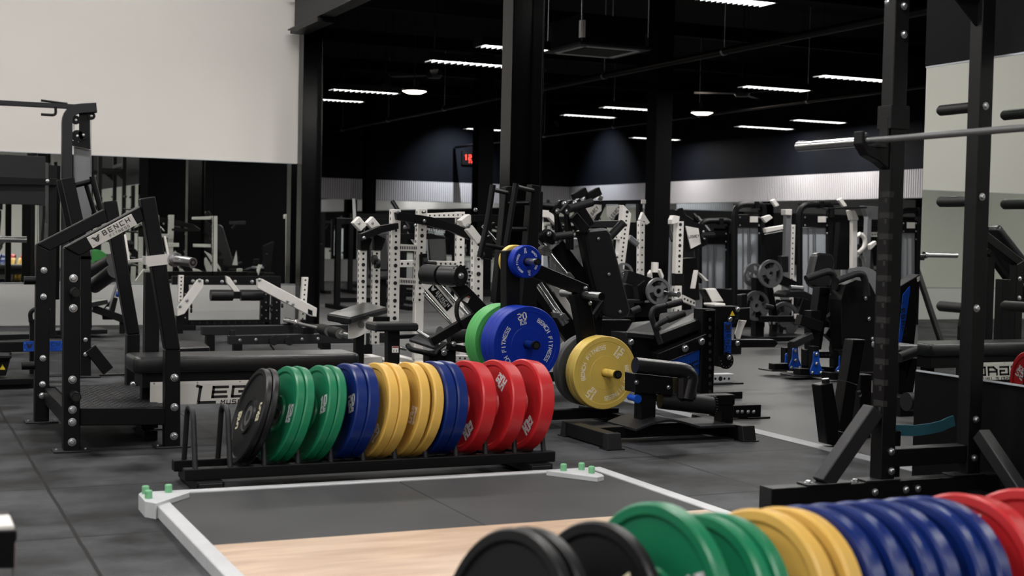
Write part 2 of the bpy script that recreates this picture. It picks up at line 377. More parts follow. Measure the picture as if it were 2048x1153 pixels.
mb = MB('wall_navy'); mb.b(XR, XR+.15, 4, YF, 2.38, CEIL, 0); mb.m = 'wall_lower'; mb.b(XR, XR+.15, 4, YF, 0, .5, 0); mb.m = 'wall_dark'; mb.b(XR+.05, XR+.15, 4, YF, .5, 2.38, 0); struct('wall_far_right', mb)
mb = MB('wall_white'); mb.b(-10, XM, -6.15, -6, 0, CEIL, 0); struct('wall_rear', mb)
mb = MB('wall_white'); mb.b(-10.15, -10, -6, YW, 0, CEIL, 0); struct('wall_side', mb)
mb = MB('wall_dark'); mb.b(XM+.18, XR, 3.9, 4.0, 0, CEIL, 0); struct('wall_partition', mb)
mb = MB('wall_dark'); mb.b(4.47, 4.62, YW+.15, YF, 0, CEIL, 0); struct('wall_return', mb)
for i, (nm, Y0, Y1) in enumerate((('trim_1', 5.35, 12.5),)):
    mb = MB('tape'); mb.b(4.722, 4.832, Y0, Y1, 0, .004, 0); struct(nm, mb)
# ribbed bands
mb = MB('ribbed'); mb.b(4.62, XR-.03, YF-.03, YF+.05, 1.91, 2.38, 0); struct('trim_2', mb)
mb = MB('ribbed'); mb.b(XR-.03, XR+.05, 4, YF-.03, 1.91, 2.38, 0); struct('trim_3', mb)
# mirrors
def mirror(label, x0, x1, y0, y1, z0, z1, group=None):
    t = T('wall_mirror', label, 'mirror', ((x0+x1)/2, (y0+y1)/2, z0), group)
    mb = MB('mirror'); mb.b(x0, x1, y0, y1, z0, z1, 0); t.p('mirror_glass', mb)
    mb = MB('frost'); 
    if abs(x1-x0) > abs(y1-y0):
        for z in (z0-.008, z1): mb.b(x0, x1, y0-.004, y1, z, z+.008, 0)
    else:
        for z in (z0-.008, z1): mb.b(x0-.004, x1, y0, y1, z, z+.008, 0)
    t.p('mirror_edge', mb); return t
xs = [-9.9, Yp(97, 430, YW).x, Yp(427, 430, YW).x, 4.60]
for a, b, l in zip(xs, xs[1:], ('leftmost wall mirror under the white wall behind the cable tower', 'middle wall mirror under the white wall behind the slanted black rack', 'wall mirror under the white wall ending at the black column')):
    mirror(l, a+.004, b-.004, YW-.006, YW+.02, .493, 1.967)
mirror('tall mirror on the black wall behind the power rack', XM-.008, XM+.02, -5.9, YM, ZN, ZM)
mirror('long mirror below the ribbed band on the far wall', 4.64, XR-.04, YF-.01, YF+.03, .51, 1.9)
mirror('long mirror below the ribbed band on the far right wall', XR-.01, XR+.03, 4.05, YF-.05, .51, 1.9)
# steel columns (H section) and beams
def hcol(label, x, y, d=.27, w=.2, z1=CEIL, m='black_gloss'):
    t = T('steel_column', label, 'column', (x, y, 0)); mb = MB(m)
    mb.b(x-d/2, x-d/2+.016, y-w/2, y+w/2, 0, z1, .002); mb.b(x+d/2-.016, x+d/2, y-w/2, y+w/2, 0, z1, .002); mb.b(x-d/2+.016, x+d/2-.016, y-.006, y+.006, 0, z1, 0)
    t.p('column_shaft', mb); mb = MB('black'); mb.b(x-d/2-.05, x+d/2+.05, y-w/2-.05, y+w/2+.05, 0, .02); t.p('base_plate', mb)
    return t
c1 = Yp(618, 400, 16.45); hcol('glossy black steel column at the right end of the white wall', c1.x, 16.45, .25, .2)
c2 = Dp(1042, 300, 11.2); hcol('tall glossy black steel column behind the ladder frame', c2.x, c2.y, .28, .2)
def bcol(label, px, Y, w, m='ceiling_dark'):
    p = Yp(px, 400, Y); t = T('square_column', label, 'column', (p.x, Y, 0)); mb = MB(m); mb.b(p.x-w/2, p.x+w/2, Y-w/2, Y+w/2, 0, CEIL, .005); t.p('column_shaft', mb)
    mb = MB('black'); mb.b(p.x-w/2-.01, p.x+w/2+.01, Y-w/2-.01, Y+w/2+.01, 0, .12); t.p('column_skirting', mb); return p
bcol('square black column standing right of the slanted leg press', 1315, 16.9, .26)
bcol('distant square black column just left of the tall steel column', 964, 23.8, .30)
bcol('farthest narrow black column before the ribbed band', 738, 30.3, .25)
t = T('ceiling_beam', 'dark steel beam running from the left column towards the viewer', 'beam', (c1.x-.1, 11, 3.56)); mb = MB('charcoal')
bx = 4.5
mb.b(bx-.09, bx+.09, 4, 16.5, 3.56, 3.575, .002); mb.b(bx-.09, bx+.09, 4, 16.5, 3.94, 3.955, .002); mb.b(bx-.006, bx+.006, 4, 16.5, 3.575, 3.94, 0); t.p('beam_section', mb)
mb = MB('black'); mb.b(bx-.1, bx+.1, 15.2, 16.35, 3.50, 3.56); t.p('haunch_plate', mb)
mb = MB('ceiling_dark')
for k, Y in enumerate((14.2, 17.6, 21, 24.4, 27.8)):
    t = T('ceiling_purlin', 'black purlin crossing the ceiling, ' + ('nearest one', 'second from the viewer', 'middle one', 'second farthest', 'farthest one')[k], 'beam', (9, Y, 4.1), 'black purlins across the ceiling'); mb = MB('ceiling_dark'); mb.b(4.7, XR, Y-.05, Y+.05, 4.1, 4.3); t.p('purlin_section', mb)
for lab, X, z, r in (('black pipe running along the ceiling past the air unit', 9, 3.37, .045), ('thin black ceiling pipe nearer the right wall', 12.4, 3.22, .03)):
    t = T('ceiling_pipe', lab, 'pipe', (X, 14, z)); mb = MB('black'); mb.cyl((X, 7, z), (X, 30.9, z), r, n=12); t.p('pipe_tube', mb)
    for Y in range(8, 30, 3): mb = MB('steel'); mb.cyl((X, Y, z), (X, Y, CEIL), .005, n=6); mb.cyl((X, Y-.02, z), (X, Y+.02, z), r+.006, n=12); t.p('pipe_hanger', mb)
# ------------------------------------------------------------------ ceiling lights
ZL = 3.2
def fluoro(a, b, label, power=LIGHT_W, group='fluorescent ceiling fixtures'):
    a = V(a); b = V(b); Lh = (b-a).length/2; c = (a+b)/2; Y = a.y
    t = T('fluorescent_fixture', label, 'ceiling light', (c.x, c.y, c.z), group)
    x0, x1 = c.x-Lh, c.x+Lh; w = .13
    mb = MB('ceiling_dark'); mb.b(x0, x1, c.y-w, c.y+w, c.z+.05, c.z+.09); mb.b(x0, x1, c.y-w, c.y-w+.006, c.z, c.z+.05, 0); mb.b(x0, x1, c.y+w-.006, c.y+w, c.z, c.z+.05, 0)
    for x in (x0+.1, x1-.1): mb.cyl((x, c.y, c.z+.09), (x, c.y, CEIL), .004, n=5)
    for x in (x0, x1-.006): mb.b(x, x+.006, c.y-w, c.y+w, c.z-.005, c.z+.05, 0)
    t.p('housing', mb)
    mb = MB('lamp'); mb.b(x0+.02, x1-.02, c.y-w+.02, c.y+w-.02, c.z+.022, c.z+.04, 0); t.p('lamp_tube', mb)
    mb = MB('louver'); n = 13
    for k in range(n):
        x = x0+(k+.5)*(x1-x0)/n; mb.b(x-.003, x+.003, c.y-w+.006, c.y+w-.006, c.z-.004, c.z+.02, 0)
    t.p('louver', mb)
    if power:
        ld = bpy.data.lights.new('fluorescent_tube', 'AREA'); ld.shape = 'RECTANGLE'; ld.size = 2*Lh; ld.size_y = .2; ld.energy = power; ld.color = (1, .97, .93)
        lo = bpy.data.objects.new('fluorescent_tube', ld); COL.objects.link(lo); lo.parent = t.r; lo.location = (0, 0, -.008)
    return t
LT = [((655, 180), (798, 188), 'left of the round lamp, above the white uprights'), ((612, 198), (726, 205), 'half hidden behind the left column'),
      ((850, 122), (1018, 134), 'long one just left of the tall steel column'), ((955, 92), (1092, 103), 'crossing behind the tall steel column'),
      ((1120, 230), (1230, 236), 'right of the tall steel column, lower of two'), ((1203, 214), (1312, 222), 'right of the tall steel column, upper of two'),
      ((1480, 173), (1615, 183), 'above and right of the second round lamp'), ((1630, 152), (1790, 164), 'beside the power rack upright'),
      ((1585, 240), (1685, 247), 'above the barbell sleeve'), ((1478, 252), (1577, 260), 'right of the second round lamp and below it'),
      ((1263, 275), (1355, 281), 'small far one behind the square column'), ((930, 257), (1008, 262), 'small far one above the wall clock'),
      ((1395, -3), (1545, 9), 'at the top edge of the picture')]
for a, b, l in LT:
    p = Zp(*a, ZL); q = Zp(*b, ZL); q.y = p.y = (p.y+q.y)/2
    q.x = min(q.x, XR-.3); fluoro(p, q, 'louvred fluorescent fixture '+l)
for k, (x, y) in enumerate([(X, Y) for Y in (-2.5, .8, 4.1, 7.4, 10.6) for X in (-6.5, -3.2, .1, 3.0)]+[(6.6, 8.0), (9.9, 8.0), (13, 8.0), (10, 5.6)]):  # unseen rows, added to light the near part of the room
    fluoro((x-.6, y, ZL+.3), (x+.6, y, ZL+.3), 'unseen louvred fluorescent fixture added to light the free weight area')
def added_wall_fill(x, y, z, tgt, e, label, L=1.4):  # invented lamp above the view, brightens the white wall
    t = T('added_wall_lamp', label, 'ceiling light', (x, y, z), 'added unseen wall lamps'); mb = MB('ceiling_dark'); mb.b(x-L/2, x+L/2, y-.05, y+.05, z+.02, z+.09); mb.cyl((x, y, z+.09), (x, y, CEIL), .006, n=6); t.p('housing', mb); mb = MB('lamp'); mb.b(x-L/2+.02, x+L/2-.02, y-.035, y+.035, z+.01, z+.02, 0); t.p('lamp_tube', mb)
    ld = bpy.data.lights.new('added_fill_tube', 'AREA'); ld.shape = 'RECTANGLE'; ld.size = L; ld.size_y = .1; ld.energy = e; ld.color = (1, .965, .92); lo = bpy.data.objects.new('added_fill_tube', ld); COL.objects.link(lo); lo.parent = t.r; lo.location = (0, 0, -.01)
    lo.rotation_euler = (V(tgt)-V((x, y, z))).to_track_quat('-Z', 'Y').to_euler()
for x in (-7, -4.2, -1.4, 1.4, 3.6): added_wall_fill(x, 13.2, 4.25, (x, YW, 2.7), 62, 'unseen linear lamp added to brighten the white wall')
# round lamps
for (px, py), l in (((829, 183), 'round glowing high bay lamp near the left column'), ((1404, 226), 'round glowing high bay lamp right of the square column')):
    p = Zp(px, py, 3.15); t = T('high_bay_lamp', l, 'ceiling light', p); mb = MB('lamp_warm')
    M = Matrix.Translation(p); mb.lathe(M, [(.001, -.03), (.10, -.03), (.17, .0), (.17, 0), (.17, .012)], 24); t.p('lamp_lens', mb)
    mb = MB('black'); mb.lathe(M, [(.175, .0), (.175, .03), (.06, .06), (.05, .16), (.001, .16)], 24); mb.cyl(p+V((0, 0, .15)), V((p.x, p.y, CEIL)), .006, n=6); t.p('lamp_body', mb)
    ld = bpy.data.lights.new('high_bay_bulb', 'POINT'); ld.energy = 8; ld.color = (1, .85, .7); ld.shadow_soft_size = .12
    lo = bpy.data.objects.new('high_bay_bulb', ld); COL.objects.link(lo); lo.parent = t.r; lo.location = (0, 0, -.16)
# wall washers: small spot heads that light the navy wall
def washer(loc, target, e, label):
    t = T('spot_head', label, 'spotlight', loc); d = (V(target)-V(loc)).normalized(); mb = MB('black'); mb.cyl(V(loc)-d*.12, V(loc)+d*.02, .05, .06); mb.cyl(V(loc), V((loc[0], loc[1], CEIL)), .008, n=6); t.p('spot_body', mb)
    ld = bpy.data.lights.new('spot_bulb', 'SPOT'); ld.energy = e; ld.spot_size = math.radians(95); ld.spot_blend = 1; ld.color = (.9, .95, 1)
    lo = bpy.data.objects.new('spot_bulb', ld); COL.objects.link(lo); lo.parent = t.r; lo.rotation_euler = d.to_track_quat('-Z', 'Y').to_euler(); lo.location = d*.04
q = Yp(905, 320, YF); washer((q.x, YF-1.3, 3.75), q-V((0, 0, .5)), 300, 'small black spot head aimed at the wall clock')
q = Xp(1215, 320, XR); washer((XR-1.3, q.y, 3.75), q-V((0, 0, .5)), 260, 'small black spot head aimed at the far right wall')
# clock
p = Yp(941, 317, YF-.06); t = T('wall_clock', 'black digital wall clock with red numerals', 'clock', p); mb = MB('black'); mb.b(p.x-.22, p.x+.36, YF-.07, YF-.0, p.z-.16, p.z+.17); t.p('clock_case', mb)
M = axes(p+V((.08, -.015, .02)), (1, 0, 0), (0, 0, 1)); mb = MB('led_red'); text(mb, '12 05', M, .11, .06, .016); t.p('clock_digits', mb); mb = MB('led_red')
text(mb, 'II II', M@Matrix.Translation((0, -.11, 0)), .03, .03, .014); t.p('clock_small_digits', mb)
# cassette air unit
def cassette():
    c = Zp(1194, 104, 3.35); t = T('cassette_air_unit', 'square black ceiling air unit hanging beside the steel column', 'air conditioner', c)
    p = [Zp(1088, 105, 3.35), Zp(1180, 88, 3.35), Zp(1304, 100, 3.35), Zp(1222, 117, 3.35)]
    mb = MB('charcoal'); h = .48
    mb.b(c.x-h, c.x+h, c.y-h, c.y+h, 3.35, 3.39, .015); t.p('grille_panel', mb)
    mb = MB('black'); mb.b(c.x-.42, c.x+.42, c.y-.42, c.y+.42, 3.39, 3.72, .01); t.p('air_unit_body', mb)
    mb = MB('louver'); mb.b(c.x-.34, c.x+.34, c.y-.40, c.y-.34, 3.343, 3.352); mb.b(c.x-.34, c.x+.34, c.y+.34, c.y+.40, 3.343, 3.352); mb.b(c.x-.40, c.x-.34, c.y-.34, c.y+.34, 3.343, 3.352); mb.b(c.x+.34, c.x+.40, c.y-.34, c.y+.34, 3.343, 3.352); t.p('air_vanes', mb)
    mb = MB('hole'); mb.b(c.x-.30, c.x+.30, c.y-.30, c.y+.30, 3.344, 3.353, .004); t.p('intake_grille', mb)
    mb = MB('white'); mb.b(c.x-.43, c.x-.42, c.y-.42, c.y-.36, 3.44, 3.64); mb.b(c.x-.42, c.x-.38, c.y-.43, c.y-.42, 3.44, 3.64); t.p('mounting_bracket', mb)
    for sx in (-1, 1):
        for sy in (-1, 1): mb = MB('steel'); mb.cyl((c.x+sx*.44, c.y+sy*.44, 3.5), (c.x+sx*.44, c.y+sy*.44, CEIL), .005, n=6); t.p('hanging_rod', mb)
cassette()
def fan(px, py, z, label, a0):
    p = Zp(px, py, z); t = T('ceiling_fan', label, 'fan', p); mb = MB('charcoal'); M = Matrix.Translation(p); mb.lathe(M, [(.001, -.05), (.09, -.04), (.12, 0), (.10, .07), (.03, .09), (.001, .09)], 20); t.p('fan_motor', mb)
    mb = MB('black'); mb.cyl(p+V((0, 0, .08)), V((p.x, p.y, CEIL)), .012, n=8); t.p('down_rod', mb)
    for k in range(3):
        a = math.radians(a0+120*k); mb = MB('charcoal'); d = V((math.cos(a), math.sin(a), 0)); e = V((-d.y, d.x, .12)).normalized()
        mb.prism([p+d*.1-e*.04, p+d*.7-e*.07, p+d*.72+e*.05, p+d*.1+e*.04], (0, 0, .008)); t.p('fan_blade', mb)
fan(868, 151, 3.4, 'black ceiling fan left of the tall steel column', 10); fan(1484, 188, 3.3, 'black ceiling fan under the right light rows', 40); fan(770, 178, 3.5, 'smaller looking far ceiling fan near the left round lamp', 75)
# ================================================================== lifting platform
def platform():
    xl, xr, yb, yf = .985, 3.125, 5.85, 3.35; zt = .05
    t = T('lifting_platform', 'lifting platform with pale steel rails and an oak board', 'platform', ((xl+xr)/2, (yb+yf)/2, 0))
    for a in ((xl, xl+.06, yf, yb), (xr-.06, xr, yf, yb), (xl+.06, xr-.06, yb-.05, yb), (xl+.06, xr-.06, yf, yf+.05)):
        mb = MB('rail_white'); mb.b(*a, 0, zt); t.p('edge_rail', mb)
    bd = Zp(399, 1093, .045).y
    xm = 2.085
    for a in ((xl+.06, xm-.002, bd, yb-.05), (xm+.002, xr-.06, bd, yb-.05), (xl+.06, xm-.002, yf+.05, yf+.3), (xm+.002, xr-.06, yf+.05, yf+.3)):
        mb = MB('platform_mat'); mb.b(*a, 0, .043, .002); t.p('rubber_mat', mb)
    mb = MB('oak_board'); mb.b(xl+.06, xr-.06, yf+.3, bd, 0, .045, .002); t.p('wood_board', mb)
    def corner(poly, pegs):
        zc = .062; P = [Zp(x, y, zc) for x, y in poly]; mb = MB('rail_white'); mb.prism([(p.x, p.y, .0) for p in P], (0, 0, zc)); o = t.p('corner_bracket', mb)
        for x, y in pegs:
            q = Zp(x, y, zc); mb = MB('peg_green'); mb.lathe(Matrix.Translation(q), [(.015, 0), (.015, .028), (.012, .032), (.0001, .032)], 16); t.p('band_peg', mb, o)
    corner([(277, 989), (283, 985), (373, 980), (379, 986), (312, 1008), (290, 1004)], [(291, 988), (297, 997), (337, 985)])
    corner([(1093, 943), (1115, 940), (1172, 938), (1204, 949), (1208, 953), (1195, 956)], [(1127, 942), (1163, 940), (1183, 947)])
platform()
# ================================================================== bumper plates
def plate_bumper(mname, prt, kg, t=.06, R=.225, holes=False):
    """rubber disc with a raised rim, a hub ring and a steel bore; axis along x, left face towards -x"""
    M = Matrix.Rotation(PI/2, 4, 'Y'); h = t/2; mb = MB(mname)
    def side(s):
        P = [(R-.006, h), (R-.026, h), (R-.026, h), (R-.034, h-.008), (R-.034, h-.008), (.088, h-.010), (.088, h-.010), (.083, h-.001), (.083, h-.001), (.072, h-.001), (.072, h-.001), (.066, h-.006), (.045, h-.009)]
        return [(r, z*s) for r, z in P]
    prof = side(-1)[::-1]+[(R-.006, -h), (R-.006, -h), (R, -h+.006), (R, -h+.006), (R, h-.006), (R, h-.006), (R-.006, h), (R-.006, h)]+side(1)
    mb.lathe(M, prof, 56); root = mb.build('bumper_plate')
    mb = MB('steel'); hh = h-.006; mb.lathe(M, [(.026, -hh), (.047, -hh), (.047, -hh), (.047, hh), (.047, hh), (.026, hh), (.026, hh), (.026, -hh)], 24); mb.build('hub_ring', root)
    for s in (-1, 1):
        for k in range(2):
            mb = MB(prt); a = PI*k+.35
            C = M@Matrix.Translation((.148*math.cos(a), .148*math.sin(a), s*(h-.009)))@Matrix.Rotation(a+(PI if s < 0 else 0)+(PI if kg in ('15', '25') else 0), 4, 'Z')
            if s < 0: C = C@Matrix.Rotation(PI, 4, 'Y')
            text(mb, kg, C@Matrix.Translation((0, .018, 0)), .040, .024, .010, .011, .0012); text(mb, 'KG', C@Matrix.Translation((0, -.024, 0)), .026, .018, .007, .009, .0012)
            mb.build('weight_numerals', root)
    return root
PL = {}
PSPEC = {'black': ('rub_black', 'print_cream', '5', .030, .225), 'green': ('rub_green', 'print_white', '10', .042, .225), 'blue': ('rub_blue', 'print_white', '20', .055, .225),
         'yellow': ('rub_yellow', 'print_pale', '15', .052, .225), 'red': ('rub_red', 'print_white', '25', .078, .225)}
def put_plate(kind, x, y, z, lean, yaw, spin, label, group):
    """lean tips the top towards +x; the plate stands on its edge at x, y and height z"""
    if kind not in PL:
        PL[kind] = plate_bumper(*PSPEC[kind][:4]); o = PL[kind]
    else:
        o = PL[kind].copy(); COL.objects.link(o)
        for ch in list(PL[kind].children): c = ch.copy(); COL.objects.link(c); c.parent = o
    R = .225; M = Matrix.Rotation(yaw, 4, 'Z')@Matrix.Rotation(lean, 4, 'Y')
    c = V((x, y, z))+M@V((0, 0, R)); o.matrix_world = Matrix.Translation(c)@M@Matrix.Rotation(spin, 4, 'X')
    tag(o, label, 'weight plate', group); return o
# slotted floor racks
def toaster(x0, yc, label):
    t = T('plate_rack', label, 'plate rack', (x0+.84, yc, 0)); n = 12; sp = .153; x1 = x0+sp*(n-1)
    for y in (yc-.125, yc+.125):
        mb = MB('black'); mb.b(x0-.05, x1+.05, y-.03, y+.03, .055, .105); t.p('rack_rail', mb)
    for x in (x0+.05, x1-.05):
        mb = MB('black'); mb.b(x-.06, x+.06, yc-.21, yc+.21, .012, .056); o = t.p('rack_foot', mb); mb = MB('foam'); mb.b(x-.052, x+.052, yc-.215, yc-.16, 0, .05); t.p('foot_cap', mb, o); mb = MB('foam'); mb.b(x-.052, x+.052, yc+.16, yc+.215, 0, .05); t.p('foot_cap', mb, o)
    for k in range(n):
        x = x0+sp*k; mb = MB('charcoal'); mb.tube([(x, yc-.125, .10), (x, yc-.06, .355), (x, yc+.06, .355), (x, yc+.125, .10)], .0125, .05, 12); t.p('divider_hoop', mb)
    return t
x0 = 1.234; toaster(x0, 6.17, 'black slotted floor rack full of bumper plates behind the platform')
G = 'bumper plates standing in the rack behind the platform'
def row(x0, yc, spec, G, zb=.093):
    for k, kind, dx, lean, yaw, spin, lab in spec:
        th = PSPEC[kind][3]
        put_plate(kind, x0+.153*k+dx+th/2, yc, zb+(.03 if 'large face' in lab else 0), math.radians(lean), math.radians(yaw), math.radians(spin), lab, G)
wh = 'bumper plate in the rack behind the platform'
row(x0, 6.17, [
 (1, 'black', .030, 18, 0, 55, 'black '+wh+', leftmost of the row'), (1, 'black', .062, 18, 0, 15, 'second black '+wh+', touching the green pair'),
 (2, 'green', .014, 16, 6, 62, 'green '+wh+', first after the black ones'), (2, 'green', .058, 16, 6, 40, 'green '+wh+', second after the black ones'),
 (3, 'green', .016, 15, 6, 48, 'green '+wh+', third after the black ones'), (3, 'green', .060, 15, 6, 20, 'green '+wh+', touching the blue pair'),
 (4, 'blue', .014, 11, 6, 50, 'blue '+wh+', between the last green and its twin'), (4, 'blue', .071, 11, 6, 60, 'blue '+wh+', just before the first yellow'),
 (5, 'yellow', .014, 10.5, 7, 110, 'yellow '+wh+', first of four after the blue pair'), (5, 'yellow', .068, 10.5, 7, 0, 'yellow '+wh+', second of four after the blue pair'),
 (6, 'yellow', .014, 10.5, 7, 74, 'yellow '+wh+', third of four, numerals facing out'), (6, 'yellow', .074, 11, 9, 10, 'scuffed yellow '+wh+', last of four, leaning away'),
 (7, 'blue', .010, 7, 6, 150, 'blue '+wh+', right after the yellow ones'), (7, 'blue', .067, 7, 6, 30, 'blue '+wh+', touching the red ones'),
 (8, 'red', .018, 9.5, 9, 112, 'red '+wh+', leftmost of three'), (9, 'red', .018, 9.5, 9, 10, 'red '+wh+', middle of three'),
 (10, 'red', .022, 9, 7, 105, 'red '+wh+', rightmost of the whole row')], G)
x0 = 1.02; toaster(x0, 2.60, 'black slotted floor rack in the blurred foreground')
G = 'blurred bumper plates in the near rack'; wh = 'bumper plate in the near rack'
row(x0, 2.60, [
 (0, 'black', .10, 12, 12, 60, 'black '+wh+', leftmost at the bottom edge'), (0, 'black', .135, 12, 12, 10, 'black '+wh+', pressed against the leftmost one'),
 (1, 'black', .155, 10, 12, 30, 'black '+wh+', standing alone before the big green one'),
 (3, 'green', .015, 5, 12, 48, 'green '+wh+', nearest, showing its large face'),
 (3, 'green', .095, 12, 12, 110, 'green '+wh+', behind the large green face'), (3, 'green', .140, 12, 12, 0, 'green '+wh+', touching the yellow one'),
 (5, 'yellow', -.05, 10, 12, 60, 'yellow '+wh+' with dark scuffs near its rim'), (5, 'yellow', .022, 10, 12, 0, 'yellow '+wh+', second one touching blue'),
 (6, 'blue', -.07, 10, 12, 20, 'blue '+wh+', first of six'), (6, 'blue', .0, 10, 12, 20, 'blue '+wh+', second of six'),
 (7, 'blue', -.075, 10, 12, 50, 'blue '+wh+', third of six'), (7, 'blue', -.015, 10, 12, 20, 'blue '+wh+', fourth of six'),
 (8, 'blue', -.08, 10, 12, 80, 'blue '+wh+', fifth of six'), (8, 'blue', -.02, 10, 12, 20, 'blue '+wh+', last of six beside red'),
 (9, 'red', -.07, 10, 12, -20, 'red '+wh+', first after the blue ones'), (10, 'red', -.02, 10, 12, 10, 'red '+wh+', cut off by the right edge')], G)
# ================================================================== helpers for welded frames
def ypoly(mb, pts, Y, th):
    """plate or tube side drawn in the plane Y and th deep"""
    mb.prism([Yp(x, y, Y) for x, y in pts], (0, th, 0)); return mb
def xpoly(mb, pts, X, th):
    mb.prism([Xp(x, y, X) for x, y in pts], (th, 0, 0)); return mb
def chevron(mb, M, s, ex=.0008, t=None):
    """the stacked chevron emblem"""
    t = t or s*.16
    for k in range(3):
        w = s*(.55-.12*k); y = s*(.28-.26*k)
        for sg in (-1, 1): mb.box(M@frame(V((0, y-.12*s, 0)), V((sg*w, y+.2*s, 0)), (0, 0, 1)), t/2, ex, V((w, .32*s, 0)).length/2, 0)
def sign(t, M, w, h, m, lines, parent=None, border='zinc', name='name_plate', rivets=True):
    """a riveted name plate in frame M (x right, y up, z outwards) with text lines (string, cx, cy, height, shear, bold)"""
    mb = MB(m); mb.box(M, w/2, h/2, .002, .001); o = t.p(name, mb, parent)
    mb = MB('print_black')
    for ln in lines:
        s, cx, cy, hh = ln[:4]; F = M@Matrix.Translation((cx, cy, .0024))
        if s == '^': chevron(mb, F, hh)
        else: text(mb, s, F, hh, hh*ln[5] if len(ln) > 5 else None, hh*ln[6] if len(ln) > 6 else None, None, .0006, ln[4] if len(ln) > 4 else 0)
    if mb.v: t.p('lettering', mb, o)
    if rivets:
        mb = MB(border)
        for sx in (-1, 1):
            for sy in (-1, 1): mb.lathe(M@Matrix.Translation((sx*(w/2-.012), sy*(h/2-.012), .002)), [(.004, 0), (.003, .002), (.0001, .002)], 8)
        t.p('rivets', mb, o)
    return o
def legacy(mb, M, h, ex=.0008, sub=True):
    """heavy slanted wordmark with a long-footed L, and its small second line"""
    w = h*1.35; tk = h*.23; x = -3.1*h
    F = M@Matrix.Translation((x, 0, 0))
    for a, b in (((-.25*h, .55*h), (-.45*h, -.85*h)), ((-.45*h, -.85*h), (1.0*h, -.85*h)), ((-.55*h, .62*h), (-.2*h, .5*h))):
        mb.box(F@frame(V((*a, 0)), V((*b, 0)), (0, 0, 1)), tk*.55, ex, (V(b)-V(a)).length/2+tk*.4, 0)
    x += h*1.45
    for ch in 'EGACY':
        glyph(mb, ch, M@Matrix.Translation((x, .05*h, 0)), h*.85, w*.9, tk, ex, .12); x += w*1.28
    if sub: text(mb, 'MUSCLE UNIVERSE', M@Matrix.Translation((2.1*h, -.86*h, 0)), h*.34, h*.33, h*.07, h*.17, ex, .1)
